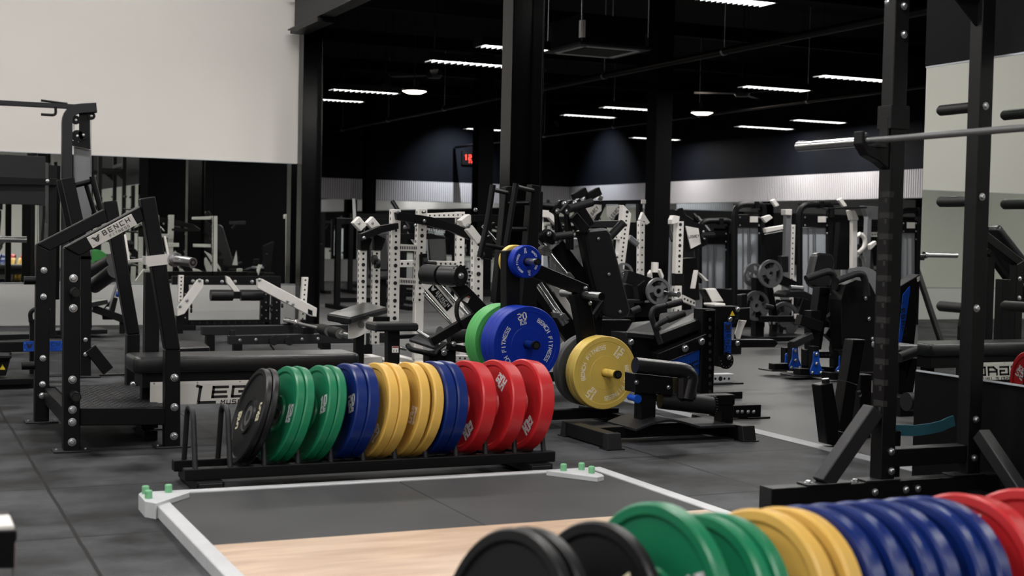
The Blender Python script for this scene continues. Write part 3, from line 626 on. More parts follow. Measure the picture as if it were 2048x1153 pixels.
# ================================================================== slanted black rack on the left
def left_rack():
    Yf, Yr = 7.30, 8.43; th = .085
    t = T('lever_squat_rack', 'black slanted two-sided rack with a white name plate on its sloping arm', 'rack machine', (1.1, 7.9, 0))
    for Y, post, arm, up, low in ((Yf, [(128, 495), (160, 512), (160.5, 903), (127, 903)], [(128, 495), (281, 412), (289, 441), (160, 512)],
                                   [(281, 398), (311, 393), (361, 700), (331, 700)], [(331, 700), (361, 700), (361, 896), (330, 895)]),
                                  (Yr, [(73, 489), (100, 502), (98.5, 843), (69, 845)], [(73, 489), (210, 418), (217, 443), (100, 502)],
                                   [(207.5, 404), (234, 401), (280, 668), (255, 670)], [(255, 670), (280, 668), (279, 828), (252, 829)])):
        for nm, q in (('upright_post', post), ('sloping_arm', arm), ('leaning_post', up), ('lower_post', low)):
            mb = MB('black'); ypoly(mb, q, Y, th)
            o = t.p(nm, mb, bev=.005)
        for q in (post, low):
            a = Yp(q[3][0], q[3][1], Y); b = Yp(q[2][0], q[2][1], Y); mb = MB('charcoal'); mb.b(a.x-.05, b.x+.05, Y-.02, Y+th+.02, 0, .010); fo = t.p('foot_plate', mb); t.bolts([(a.x-.03, Y+.04, .010), (b.x+.03, Y+.04, .010)], (0, 0, 1), .009, fo)
    # cross members and treads
    for Y, q in ((Yf, [(160, 818), (332, 818), (332, 851), (160, 852)]), (Yr, [(99, 773), (254, 772), (254, 792), (99, 793)])):
        mb = MB('black'); ypoly(mb, q, Y+.01, .06); t.p('cross_member', mb, bev=.004)
    zt = Yp(240, 818, Yf+.01).z
    mb = MB('black'); x0 = Yp(160, 818, Yf).x; x1 = Yp(332, 818, Yf).x
    for x in (x0-.06, x1-.0): mb = MB('black'); mb.b(x, x+.06, Yf+th, Yr, zt-.10, zt-.01); t.p('side_member', mb)
    mb = MB('charcoal'); mb.b(x0, x1, Yf+.07, Yr, zt-.012, zt-.004, .001)
    for k in range(26):
        y = Yf+.1+k*.041
        for j in range(11): mb.box(Matrix.Translation((x0+.03+j*(x1-x0-.06)/10+(.02 if k % 2 else 0), y, zt-.0035))@Matrix.Rotation(.8 if (j+k) % 2 else -.8, 4, 'Z'), .013, .003, .0012, 0)
    t.p('tread_plate', mb)
    # storage stubs
    for Y, pts in ((Yf, ((147, 584), (147, 790))), (Yr, ((75, 562), (70, 733)))):
        for x, y in pts:
            q = Yp(x, y, Y); mb = MB('black'); d = V((0, -.12, 0)) if Y == Yf else V((-.02, -.0, 0)); q2 = q if Y == Yf else q+V((0, .04, 0))
            d = d if Y == Yf else V((-.07, 0, 0)); mb.cyl(q2, q2+d, .024, n=20); mb.m = 'hole'; mb.cyl(q2+d, q2+d*1.005, .019, n=20); t.p('storage_stub', mb)
    t.bolts([Yp(x, y, Yf) for x, y in ((147, 557), (146.5, 617), (145, 760), (145, 820), (144.5, 845), (144, 885), (349, 756), (349, 815), (348, 873))], (0, -1, 0), .020)
    t.bolts([Yp(x, y, Yr) for x, y in ((88, 541), (87, 594), (86, 717), (85, 769), (84.5, 792), (266, 769))], (0, -1, 0), .018)
    # name plate on the front arm
    a = Yp(183, 484.5, Yf-.003); b = Yp(265, 440.5, Yf-.003); c = (a+b)/2; L = (b-a).length; M = axes(c, b-a, (0, 0, 1))
    sign(t, M, L+.02, .062, 'sign_grey', [('^', -L*.37, 0, .036), ('BENCH', L*.12, .011, .021, .0, .95, .21), ('FITNESS', L*.14, -.017, .012, 0, .85, .19)])
    # lever sleeve, collar and bail
    mb = MB('white'); ypoly(mb, [(292, 513), (337, 508), (337, 529), (295, 534)], Yf-.012, .012); q = Yp(337, 518, Yf-.012); mb.b(q.x-.005, q.x+.003, Yf-.01, Yf+.10, q.z-.024, q.z+.026); mb.b(q.x-.115, q.x-.107, Yf-.01, Yf+.10, q.z-.034, q.z+.012); t.p('lever_collar', mb)
    s = Yp(346, 520, Yf-.0); e = Yp(386, 525.5, Yf-.17); d = (e-s).normalized()
    mb = MB('steel'); mb.cyl(s, e, .0255, n=24); mb.cyl(s+d*.004, s+d*.02, .036, n=24); mb.cyl(s+d*.02, s+d*.03, .031, n=24); mb.m = 'hole'; mb.cyl(e-d*.001, e+d*.001, .018, n=20); mb.m = 'steel'; mb.cyl(e, e+d*.002, .008, n=12); t.p('weight_sleeve', mb)
    mb = MB('white'); mb.tube([Yp(329, 474, Yf+.06), Yp(336, 512, Yf+.02)], 0, rect=(.012, .022), up=(0, 1, 0)); mb.tube([Yp(250, 470, Yf+.35), Yp(258, 523, Yf+.3), Yp(292, 520, Yf+.08)], 0, rect=(.010, .018), up=(0, 1, 0)); t.p('lever_bail', mb)
    mb = MB('black'); p = Yp(304, 700, 8.0); mb.b(p.x-.04, p.x+.04, 8.0, 8.08, 0, Yp(304, 545, 8.0).z); t.p('pivot_post', mb)
    mb = MB('charcoal'); mb.b(p.x-.08, p.x+.08, 7.96, 8.12, 0, .01); t.p('pivot_foot', mb)
left_rack()
# ================================================================== low flat bench with sign panel
def sign_bench():
    x0, x1, y0, y1 = 1.21, 2.475, 7.56, 7.88; zt = .455
    t = T('flat_bench', 'long black padded bench with a pale sign panel below its edge', 'bench', ((x0+x1)/2, 7.72, 0))
    zb = Yp(600, 742, y0).z
    mb = MB('vinyl'); mb.pad(Matrix.Translation(((x0+x1)/2, (y0+y1)/2, (zt+zb)/2)), (x1-x0)/2, (y1-y0)/2, (zt-zb)/2, .018); t.p('bench_pad', mb)
    zf = Yp(600, 763, y0+.02).z; mb = MB('black'); mb.b(x0+.05, x1-.03, y0+.03, y1-.03, zf-.02, zb); t.p('bench_frame', mb)
    z1 = Yp(420, 763, y0).z; z0 = Yp(420, 809, y0).z
    xe = 2.04; c = V(((x0+.09+xe)/2, y0+.02, (z0+z1)/2)); M = axes(c, (1, 0, 0), (0, 0, 1)); W = xe-x0-.09
    mb = MB('sign_grey'); mb.box(M, W/2, (z1-z0)/2, .003, .001); o = t.p('sign_panel', mb)
    mb = MB('white'); mb.box(M@Matrix.Translation((0, (z1-z0)/2-.009, .0032)), W/2, .009, .0008, 0); t.p('panel_fold', mb, o)
    mb = MB('print_black'); cx = Yp(530, 785, y0).x
    xl = Yp(398, 785, y0).x; h = .0625; legacy(mb, M@Matrix.Translation((xl+3.55*h-c.x, -.002, .0036)), h); t.p('wordmark', mb, o)
    mb = MB('zinc')
    for px in (0, 1, 2, 3):
        for s in (-1, 1): mb.lathe(M@Matrix.Translation((-W/2+.02+px*(W-.04)/3, s*((z1-z0)/2-.008), .003)), [(.006, 0), (.004, .003), (.0001, .003)], 8)
    t.p('panel_screws', mb, o)
    for x in (x0+.10, x1-.12):
        mb = MB('black'); mb.b(x-.035, x+.035, 7.69, 7.76, .05, zb-.02); t.p('leg', mb)
        mb = MB('black'); mb.b(x-.035, x+.035, y0+.03, y1+.02, 0, .05); t.p('foot', mb)
sign_bench()
# ================================================================== plate tree
def disc(kind, R, th, mname, prt=None, ring=None, kg=None):
    """flat faced plate, axis along local z, front at +z"""
    h = th/2; mb = MB(mname); I = Matrix.Identity(4)
    def side(s): return [(r, z*s) for r, z in [(R-.004, h), (R*.86, h), (R*.86, h), (R*.85, h-.0025), (R*.85, h-.0025), (R*.47, h-.0025), (R*.47, h-.0025), (R*.46, h-.001), (R*.46, h-.001), (.034, h-.001), (.034, h-.001), (.033, h-.004), (.026, h-.004)]]
    mb.lathe(I, side(-1)[::-1]+[(R-.004, -h), (R-.004, -h), (R, -h+.004), (R, -h+.004), (R, h-.004), (R, h-.004), (R-.004, h), (R-.004, h)]+side(1), 64)
    o = mb.build(kind)
    if prt:
        mb = MB(prt); F = Matrix.Translation((0, 0, h-.002)); hh = R*.100
        arc_text(mb, 'BENCH FITNESS', F, R*.70, hh, 13, 8.2, ex=.0008); arc_text(mb, 'BENCH FITNESS', F, R*.70, hh, 193, 8.2, ex=.0008)
        for a in (103, 283):
            ra = math.radians(a); G_ = F@Matrix.Rotation(ra-PI/2, 4, 'Z')@Matrix.Translation((0, R*.70, 0))
            text(mb, kg, G_@Matrix.Translation((0, R*.055, 0)), R*.165, R*.10, R*.032, R*.045, .0008); text(mb, 'KG', G_@Matrix.Translation((0, -R*.11, 0)), R*.10, R*.07, R*.02, R*.035, .0008)
        mb.build('face_lettering', o)
    return o
def plate_tree():
    A = Dp(1024, 683, 8.35); B = Dp(1184, 741, 8.62); u = V((B.x-A.x, B.y-A.y, 0)); L = u.length; u.normalize(); n = V((-u.y, u.x, 0))   # n points away from the camera
    t = T('plate_tree', 'black plate tree holding blue, green, grey and yellow discs', 'plate tree', V(((A.x+B.x)/2, (A.y+B.y)/2, 0)))
    o0 = V((A.x, A.y, 0))
    def P(px, py, v=0): return Pp(px, py, o0+n*v, n)
    def poly(name, pts, v0, v1, m='black'): mb = MB(m); mb.prism([P(x, y, v0) for x, y in pts], n*(v1-v0)); return t.p(name, mb, bev=.004)
    w = .038
    poly('main_post', [(1012, 502), (1039, 500), (1041, 560), (1040, 830), (1012, 830)], -w, w)
    poly('sloping_beam', [(1038, 514), (1092, 534), (1177, 570), (1181, 580), (1177, 596), (1160, 589), (1038, 544)], -w, w)
    poly('front_post', [(1148, 590), (1178, 582), (1192, 665), (1206, 800), (1180, 806), (1163, 668)], -w, w)
    mb = MB('black'); zb = .045; a = P(1020, 823); b = P(1200, 812); a.z = b.z = zb+.012; mb.bar(a-u*.05, b+u*.12, .07, .06); t.p('base_beam', mb)
    for q in (a, b+u*.09):
        mb = MB('black'); c = V((q.x, q.y, .03)); mb.bar(c-n*.31, c+n*.31, .075, .05); o = t.p('base_foot', mb)
        for s in (-1, 1): mb = MB('foam'); mb.bar(c+n*s*.29, c+n*s*.345, .085, .06); t.p('foot_cap', mb, o)
    t.bolts([P(1171, 577, -w), P(1180, 607, -w)], -n, .014); t.bolts([P(1180, 800, -w)], -n, .012)
    # pegs: (pixel of the axis on the middle plane, front length, back length, material)
    ax = {}
    for key, (px, py), f, bk, m, r in (('big', (1022, 683), .30, .26, 'blue', .024), ('low', (1187, 741), .27, .24, 'yel', .024), ('small', (1038, 522), .22, .13, 'blu', .019), ('empty', (1163, 590), .20, .20, 'chrome', .025)):
        c = P(px, py); ax[key] = c
        if key == 'empty':
            for s, l in ((-1, f), (1, bk)):
                mb = MB('steel'); mb.cyl(c+n*s*w, c+n*s*(w+l), r, n=24); mb.m = 'black'; mb.cyl(c+n*s*w, c+n*s*(w+.012), r*1.35, n=24); mb.cyl(c+n*s*(w+l), c+n*s*(w+l+.004), r*.93, n=20); t.p('weight_peg', mb)
        else:
            mm = {'blue': 'rub_blue', 'yel': 'rub_lemon', 'blu': 'steel'}[m]
            mb = MB(mm); mb.cyl(c-n*w, c-n*f, r, n=24); mb.m = 'black'; mb.cyl(c-n*f, c-n*(f+.02), r*1.05, n=24); mb.m = 'hole'; mb.cyl(c-n*(f+.02), c-n*(f+.021), r*.7, n=20); t.p('weight_peg', mb)
            mb = MB('steel'); mb.cyl(c+n*w, c+n*bk, r, n=20); mb.m = 'black'; mb.cyl(c+n*bk, c+n*(bk+.02), r*1.05, n=20); t.p('weight_peg', mb)
    F = Matrix.Identity(4); X_ = u; Z_ = -n; Y_ = Z_.cross(X_)
    for i in range(3): F[i][0] = X_[i]; F[i][1] = Y_[i]; F[i][2] = Z_[i]
    def hang(src, key, v, spin, label, group, R):
        o = src if not src.get('label') else None
        if o is None:
            o = src.copy(); COL.objects.link(o)
            for ch in list(src.children): c = ch.copy(); COL.objects.link(c); c.parent = o
        drop = V((0, 0, -.003)); o.matrix_world = Matrix.Translation(ax[key]+n*v+drop)@F@Matrix.Rotation(math.radians(spin), 4, 'Z'); tag(o, label, 'weight plate', group)
    G = 'discs hanging on the plate tree'
    bl = disc('bumper_plate', .225, .056, 'rub_brightblue', 'print_white', None, '20')
    for k, l in enumerate(('back', 'middle')): hang(bl, 'big', -w-.03-.0565*k, 30*k, 'blue 20 kg disc on the plate tree, '+l+' one of three', G, .225)
    hang(bl, 'big', -w-.03-.113, 0, 'front blue 20 kg disc facing the camera on the plate tree', G, .225)
    gr = disc('bumper_plate', .225, .044, 'rub_lightgreen', 'print_white', None, '10')
    for k, l in enumerate(('nearest the post', 'middle', 'farthest back')): hang(gr, 'big', w+.025+.0445*k, 50*k, 'light green disc behind the blue ones, '+l+' of three', G, .225)
    ye = disc('bumper_plate', .225, .05, 'rub_lemon', 'print_pale', None, '15')
    hang(ye, 'low', -w-.027, 40, 'yellow 15 kg disc squeezed behind the front yellow one', G, .225); hang(ye, 'low', -w-.078, -50, 'front yellow 15 kg disc facing the camera on the plate tree', G, .225)
    gy = disc('bumper_plate', .225, .036, 'gray_plate')
    hang(gy, 'low', w+.022, 0, 'dark grey disc behind the yellow ones, nearer the post', G, .225); hang(gy, 'low', w+.06, 0, 'dark grey disc behind the yellow ones, farther back', G, .225)
    sb = disc('bumper_plate', .098, .022, 'rub_brightblue', 'print_white', None, '2'); 
    for k, l in enumerate(('back', 'middle', 'front')): hang(sb, 'small', -w-.012-.023*k, 0, 'small blue change disc high on the plate tree, '+l+' one', G, .1)
    sy = disc('bumper_plate', .098, .022, 'rub_lemon')
    for k, l in enumerate(('front', 'back')): hang(sy, 'small', w+.012+.023*k, 0, 'small yellow change disc high behind the post, '+l+' one', G, .1)
plate_tree()
# ================================================================== sissy squat stand
def sissy():
    t = T('sissy_squat_stand', 'low black squat stand with rolled knee pad and curved footplate', 'squat stand', (4.05, 6.83, 0))
    for lab, x in (('L', Zp(1237, 898).x-.045), ('R', Zp(1500, 880).x-.045)):
        y0 = 6.60 if lab == 'L' else 6.66; y1 = y0+.52
        mb = MB('black'); mb.b(x-.038, x+.038, y0, y1, .008, .085); o = t.p('base_foot', mb)
        for y in (y0, y1):
            s = -1 if y == y0 else 1; mb = MB('foam'); mb.prism([(x-.043, y, 0), (x-.043, y+s*.035, 0), (x-.043, y+s*.012, .088), (x-.043, y-s*.03, .088), (x-.043, y-s*.03, 0)], (.086, 0, 0)); t.p('end_cap', mb, o, bev=.002)
            mb = MB('black'); mb.b(x-.055, x+.055, y-.05 if s > 0 else y-.045, y+.045 if s > 0 else y+.05, 0, .006); t.p('floor_pad', mb, o)
        if lab == 'L': xl = x
        else: xr = x
    ym = 6.86
    mb = MB('black'); mb.b(xl+.03, xr-.03, ym-.035, ym+.035, .02, .085); t.p('base_beam', mb)
    q = Yp(1296, 850, ym-.04); z1 = Yp(1296, 782, ym-.04).z; w = (Yp(1311, 820, ym-.04).x-Yp(1281, 820, ym-.04).x)/2
    mb = MB('black'); mb.b(q.x-w, q.x+w, ym-.04, ym+.04, .085, z1); t.p('front_post', mb)
    mb = MB('black'); ypoly(mb, [(1270, 748), (1310, 752), (1346, 756), (1346, 792), (1270, 786)], ym-.07, .12); t.p('pad_bracket', mb, bev=.003)
    t.bolts([Yp(1273, 765, ym-.07), Yp(1337, 775, ym-.07)], (0, -1, 0), .013)
    a = Yp(1270, 731, ym-.06); b = Yp(1365, 741, ym-.06); mb = MB('vinyl')
    mb.tube([a, b, b+V((.06, 0, -.03)), Yp(1372, 798, ym-.06)], .045, .07, 18, seg=8); t.p('knee_roll', mb)
    p1 = Yp(1345, 748, ym-.0); p2 = Yp(1380, 800, ym-.0); mb = MB('vinyl'); mb.b(p1.x, p2.x, ym-.09, ym+.1, p2.z, p1.z, .02); t.p('calf_pad', mb)
    a = Yp(1320, 800, ym+.0); b = Yp(1424, 812, ym-.06); mb = MB('foam'); mb.cyl(a, b, .052, n=28); d = (b-a).normalized()
    t.p('ankle_roll', mb); mb = MB('black'); mb.cyl(b, b+d*.012, .050, n=28)
    X_, Y_ = frame(a, b).col[0].to_3d(), frame(a, b).col[1].to_3d()
    for k in range(20):
        an = 2*PI*k/20; c = b+d*.008+(X_*math.cos(an)+Y_*math.sin(an))*.052; mb.cyl(c-d*.008, c+d*.008, .005, n=8)
    t.p('roll_end_cap', mb)
    q = Yp(1453, 830, ym-.03); w = .042; mb = MB('black'); zt = Yp(1453, 790, ym-.03).z; mb.b(q.x-w, q.x+w, ym-.04, ym+.04, .085, zt-.03); t.p('rear_post', mb)
    mb = MB('black'); q2 = Yp(1398, 790, ym-.03); mb.b(q2.x, q.x+w+.004, ym-.046, ym+.046, zt-.06, zt); t.p('rear_sleeve', mb)
    A = [Zp(1305, 868, .09), Zp(1438, 872, .09)]; x0 = A[0].x; x1 = xr-.06; mb = MB('charcoal'); n = 14; rows = []
    for k in range(n+1):
        s = k/n; x = x0+(x1-x0)*s; z = .09+.045*math.sin(min(1, s*1.6)*PI)*(1 if s < .62 else 0); rows.append((x, max(z, .09)))
    pts = [(x, ym-.17, z) for x, z in rows]+[(x, ym-.17, z-.012) for x, z in rows[::-1]]; mb.prism(pts, (0, .34, 0)); t.p('foot_plate', mb)
    mb = MB('blue_metal'); c = Yp(1268, 797, ym-.06); mb.cyl(c+V((0, .05, 0)), c-V((0, .03, 0)), .018, n=12); mb.cyl(c-V((0, .03, 0)), c-V((0, .045, 0)), .024, n=12); c2 = Yp(1280, 797, ym-.05); mb.m = 'zinc'; mb.cyl(c, c2, .007); t.p('adjuster_knob', mb)
sissy()
# ================================================================== power rack with barbell
def power_rack():
    Y0 = 4.68; W = .075; Xa = Yp(1776.5, 480, Y0).x; Xb = Yp(1950, 480, Y0).x
    t = T('power_rack', 'tall black power rack with notched uprights and angled braces', 'power rack', (4.2, 4.3, 0))
    xl = Yp(1555, 981, Y0).x-.03; hb = Yp(1555, 978, Y0).z
    for Ys in (Y0, 3.42):
        s = Ys == Y0
        mb = MB('black'); mb.b(xl, XM-.04, Ys, Ys+.075, 0, hb); bb = t.p('base_beam', mb)
        mb = MB('charcoal'); mb.b(xl-.005, xl+.003, Ys-.003, Ys+.078, 0, hb+.003); t.p('beam_end_cap', mb, bb)
        for X, nm in ((Xa, 'front_upright'), (Xb, 'rear_upright')):
            mb = MB('black'); mb.b(X, X+W, Ys+.0, Ys+W, hb, 2.62); u = t.p(nm, mb)
            mb = MB('charcoal'); mb.b(X-.075, X+W+.03, Ys-.002, Ys+W+.002, hb, hb+.008); t.p('weld_plate', mb, u)
        if s:
            u = [o for o in t.r.children if o.name.startswith('front_upright')][0]
            z = Yp(1776, 389, Y0).z; k = 0
            while z > .4:
                mb = MB('hole'); mb.b(Xa-.001, Xa+.02, Ys+.012, Ys+.062, z-.013, z+.013, 0); mb.b(Xa-.001, Xa+.02, Ys+.012, Ys+.028, z-.035, z-.01, 0); mb.b(Xa-.0008, Xa+.022, Ys-.001, Ys+.02, z-.013, z+.013, 0); t.p('safety_notch', mb, u); z -= .0885; k += 1
        mb = MB('charcoal'); a = V((xl+.28, Ys+.0375, hb)); b = V((Xa-.02, Ys+.0375, Yp(1768, 822, Y0).z)); mb.bar(a, b, .07, .07, (0, 0, 1)); t.p('front_brace', mb)
        mb = MB('charcoal'); mb.b(a.x-.10, a.x+.12, Ys-.004, Ys+.079, hb, hb+.007); t.p('brace_plate', mb)
        mb = MB('black'); z0 = Yp(1850, 932, Y0).z; z1 = Yp(1850, 896, Y0).z; mb.b(Xa+W, Xb, Ys+.005, Ys+.07, z0, z1); t.p('lower_strut', mb)
        mb = MB('black'); mb.b(Xa+W, Xb, Ys+.005, Ys+.07, 2.24, 2.315); mb.prism([(Xb-.16, Ys+.03, 2.24), (Xb, Ys+.03, 2.24), (Xb, Ys+.03, 2.10)], (0, .012, 0)); t.p('upper_strut', mb)
        if s:
            t.bolts([Yp(x, y, Ys) for x, y in ((1808, 69), (1776, 5), (1808, 12), (1783, 904), (1783, 943), (1750, 985), (1812, 980), (1836, 978), (1971, 212), (1964, 394), (1953, 526+91), (1952, 840), (1949, 917))], (0, -1, 0), .016)
            t.bolts([(a.x-.07, Ys+.0375, hb+.007), (a.x+.17, Ys+.0375, hb+.0)], (0, 0, 1), .016)
    mb = MB('black'); mb.b(Xb+.0, Xb+.07, 3.42+W, Y0, 2.36, 2.43); t.p('top_cross_member', mb)
    mb = MB('charcoal'); p = Xp(1962, 868, Xb+.04); q = Xp(2040, 985, Xb+.04); mb.bar(p, q, .06, .06); t.p('rear_brace', mb)
    mb = MB('black'); mb.b(Xb+.0, Xb+.075, 3.42+W, Y0, 0, .075); t.p('rear_base_member', mb)
    # plate storage horns on the rear upright
    for y in (222, 404, 612):
        c = Xp(1876, y, Xb+.037); mb = MB('foam'); Ye = c.y; c = V((Xb+.037, Ye-.02, c.z)); e = V((c.x, Y0+.07, c.z)); mb.cyl(c, e, .0245, n=20); mb.lathe(frame(e, c), [(.0245, (e-c).length/2), (.018, (e-c).length/2+.012), (.0001, (e-c).length/2+.015)], 20); t.p('storage_horn', mb)
    for z in (1.78, 1.33):
        mb = MB('foam'); mb.cyl((Xb+.037, 3.42, z), (Xb+.037, 3.12, z), .0245, n=20); t.p('storage_horn', mb)
    # J cups
    zb = Xp(1722, 283, Xa-.07).z
    for Ys in (Y0, 3.42):
        mb = MB('black'); yy = Ys+.0375
        prof = [(0, .10), (-.012, .105), (-.012, -.03), (-.10, -.03), (-.125, -.005), (-.13, .035), (-.145, .035), (-.145, -.02), (-.11, -.065), (-.05, -.09), (0, -.12)]
        mb.prism([(Xa-.001+x, yy-.03, zb+z) for x, z in prof], (0, .06, 0)); t.p('bar_cup', mb, bev=.004)
        mb = MB('foam'); mb.b(Xa-.13, Xa-.012, yy-.028, yy+.028, zb-.03, zb-.018); t.p('cup_liner', mb)
        mb = MB('black'); mb.b(Xa-.012, Xa+W+.012, Ys-.008, Ys+W+.008, zb+.05, zb+.15, .003); t.p('cup_sleeve', mb)
    # barbell
    xb = Xa-.07; r = .014; ye = Xp(1597, 291, xb).y; yc = Xp(1722, 283, xb).y
    t2 = T('barbell', 'steel barbell resting on the power rack, polished sleeve pointing left', 'barbell', (xb, 4.2, zb))
    L = 2.2; y1 = ye-L
    mb = MB('gray_plate'); mb.cyl((xb, yc, zb), (xb, y1+.44, zb), r, n=20); t2.p('bar_shaft', mb)
    for a, b, s in ((ye, yc, 1), (y1, y1+.43, -1)):
        mb = MB('chrome'); M = frame((xb, a, zb), (xb, b, zb)); h = abs(a-b)/2
        mb.lathe(M, [(.0001, -h), (.021, -h), (.0245, -h+.004), (.0245, -h+.004), (.0245, h-.0), (.0245, h-.0), (.037, h), (.037, h), (.038, h+.004), (.038, h+.022), (.036, h+.026), (.026, h+.027), (.026, h+.042), (.016, h+.045)], 28); t2.p('sleeve', mb)
power_rack()
def strap():
    a = Yp(1797, 862, 5.0); t = T('rubber_strap', 'dark teal flat strap curving up behind the power rack upright', 'strap', (4.3, 5.0, 0))
    mb = MB('teal'); pts = [Yp(x, y, 5.0) for x, y in ((1790, 861), (1830, 862), (1860, 858), (1882, 853), (1897, 846), (1908, 842))]
    mb.tube(pts, 0, rect=(.05, .008), up=(0, 1, 0)); t.p('strap_band', mb)
    mb = MB('black'); mb.b(pts[0].x-.02, pts[0].x+.02, 4.98, 5.02, 0, pts[0].z); t.p('strap_post', mb)
strap()
# ================================================================== machines in the middle distance
class Kit:
    """draws the parts of one machine in planes parallel to the wall, Y being its front plane; a point is (px, py) or (px, py, depth offset)"""
    def __init__(s, name, label, cat, px, py, Y=None, group=None):
        s.Y = Y if Y is not None else Zp(px, py).y; b = Yp(px, py, s.Y); s.t = T(name, label, cat, (b.x, s.Y, 0), group)
    def P(s, q, d=0): return Yp(q[0], q[1], s.Y+d+(q[2] if len(q) > 2 else 0))
    def poly(s, name, pts, d=0, th=.06, m='black', bev=.004, parent=None):
        mb = MB(m); mb.prism([Yp(x, y, s.Y+d) for x, y in pts], (0, th, 0)); return s.t.p(name, mb, parent, bev=bev)
    def bar(s, name, a, b, w=.06, h=None, d=0, m='black', parent=None):
        mb = MB(m); mb.bar(s.P(a, d), s.P(b, d), w, h or w, (0, 1, 0)); return s.t.p(name, mb, parent)
    def tube(s, name, pts, r=.016, d=0, m='black', rad=.06, parent=None):
        mb = MB(m); mb.tube([s.P(q, d) for q in pts], r, rad if len(pts) > 2 else 0, 12); return s.t.p(name, mb, parent)
    def rod(s, name, a, b, r=.02, d=0, m='black', parent=None, cap=None):
        mb = MB(m); A, B = s.P(a, d), s.P(b, d); mb.cyl(A, B, r, n=20)
        if cap: mb.m = cap; mb.cyl(B, B+(B-A).normalized()*.004, r*.9, n=20)
        return s.t.p(name, mb, parent)
    def peg(s, name, a, L=.2, r=.025, d=0, m='steel', sgn=-1):
        A = s.P(a, d); mb = MB(m); mb.cyl(A, A+V((0, sgn*L, 0)), r, n=18); mb.m = 'black'; mb.cyl(A, A+V((0, sgn*.012, 0)), r*1.4, n=18); return s.t.p(name, mb)
    def perf(s, name, pts, d=0, th=.06, m='white', n=12, slots=True, big=(), parent=None, hole='hole'):
        """perforated square post: quad top-left, top-right, bottom-right, bottom-left, with round holes down the front and slots down the left side"""
        o = s.poly(name, pts, d, th, m, .003, parent)
        a = Yp((pts[0][0]+pts[1][0])/2, (pts[0][1]+pts[1][1])/2, s.Y+d-.0008); b = Yp((pts[3][0]+pts[2][0])/2, (pts[3][1]+pts[2][1])/2, s.Y+d-.0008)
        lo = Yp(*pts[0], s.Y+d); lb = Yp(*pts[3], s.Y+d); w = (Yp(*pts[1], s.Y+d)-lo).length; mb = MB(hole)
        horiz = abs(b.x-a.x) > abs(b.z-a.z)
        for k in range(n):
            t = (k+.6)/n; c = a.lerp(b, t); r = min(.011, w*.17)*(1.5 if k in big else 1); mb.cyl(c+V((0, -.004 if k in big else 0, 0)), c+V((0, .004, 0)), r, n=12)
            if slots: e = lo.lerp(lb, t); mb.box(Matrix.Translation((e.x-.0005, s.Y+d+th/2, e.z)), .0012, .008, .012, 0)
        s.t.p('adjustment_holes', mb, o); return o
    def hperf(s, name, pts, d=0, th=.06, m='white', n=8, slot=False, parent=None):
        """horizontal perforated bar: quad top-left, top-right, bottom-right, bottom-left"""
        o = s.poly(name, pts, d, th, m, .003, parent); P = [Yp(x, y, s.Y+d-.0008) for x, y in pts]; a = (P[0]+P[3])/2; b = (P[1]+P[2])/2; mb = MB('hole'); h = (P[0]-P[3]).length
        for k in range(n):
            c = a.lerp(b, (k+.5)/n)
            if slot: mb.box(Matrix.Translation(c), .004, .001, h*.22, 0)
            else: mb.cyl(c, c+V((0, .003, 0)), min(.011, h*.2), n=12)
        s.t.p('adjustment_holes', mb, o); return o
    def bolts(s, pts, d=0, r=.014): s.t.bolts([s.P(q, d) for q in pts], (0, -1, 0), r)
    def plate(s, px, label, R=.2, th=.035, m='iron', d=0, n=1, step=.04, group=None, cut=True, spin=0):
        """iron discs with three grip slots hanging at a pixel, axis along y"""
        for k in range(n):
            o = iron_plate(m, R, th); c = s.P(px, d-step*k); o.location = c; tag(o, label if n == 1 else label+', '+('nearest', 'second', 'third', 'fourth', 'fifth')[n-1-k]+' of the stack', 'weight plate', group)
            o.rotation_euler = (PI/2, math.radians(spin+25*k), 0)
_ip = {}
def iron_plate(m, R, th):
    key = (m, R, th)
    if key in _ip:
        o = _ip[key].copy(); COL.objects.link(o)
        for ch in list(_ip[key].children): c = ch.copy(); COL.objects.link(c); c.parent = o
        return o
    h = th/2; mb = MB(m); I = Matrix.Identity(4)
    # rim ring, hub ring and three spokes leave three grip openings
    mb.lathe(I, [(R*.80, -h), (R, -h), (R, -h), (R, h), (R, h), (R*.80, h), (R*.80, h), (R*.80, -h)], 40)
    mb.lathe(I, [(.026, -h), (R*.42, -h), (R*.42, -h), (R*.42, h), (R*.42, h), (.026, h), (.026, h), (.026, -h)], 28)
    mb.build
    o = mb.build('iron_plate')
    mb = MB(m)
    for k in range(3):
        a0 = 2*PI*k/3; seg = [a0-.42+.84*i/6 for i in range(7)]
        pts = [(R*.40*math.cos(a), R*.40*math.sin(a), -h*.6) for a in seg]+[(R*.82*math.cos(a), R*.82*math.sin(a), -h*.6) for a in seg[::-1]]; mb.prism(pts, (0, 0, th*.6))
    mb.build('plate_web', o); _ip[key] = o; return o
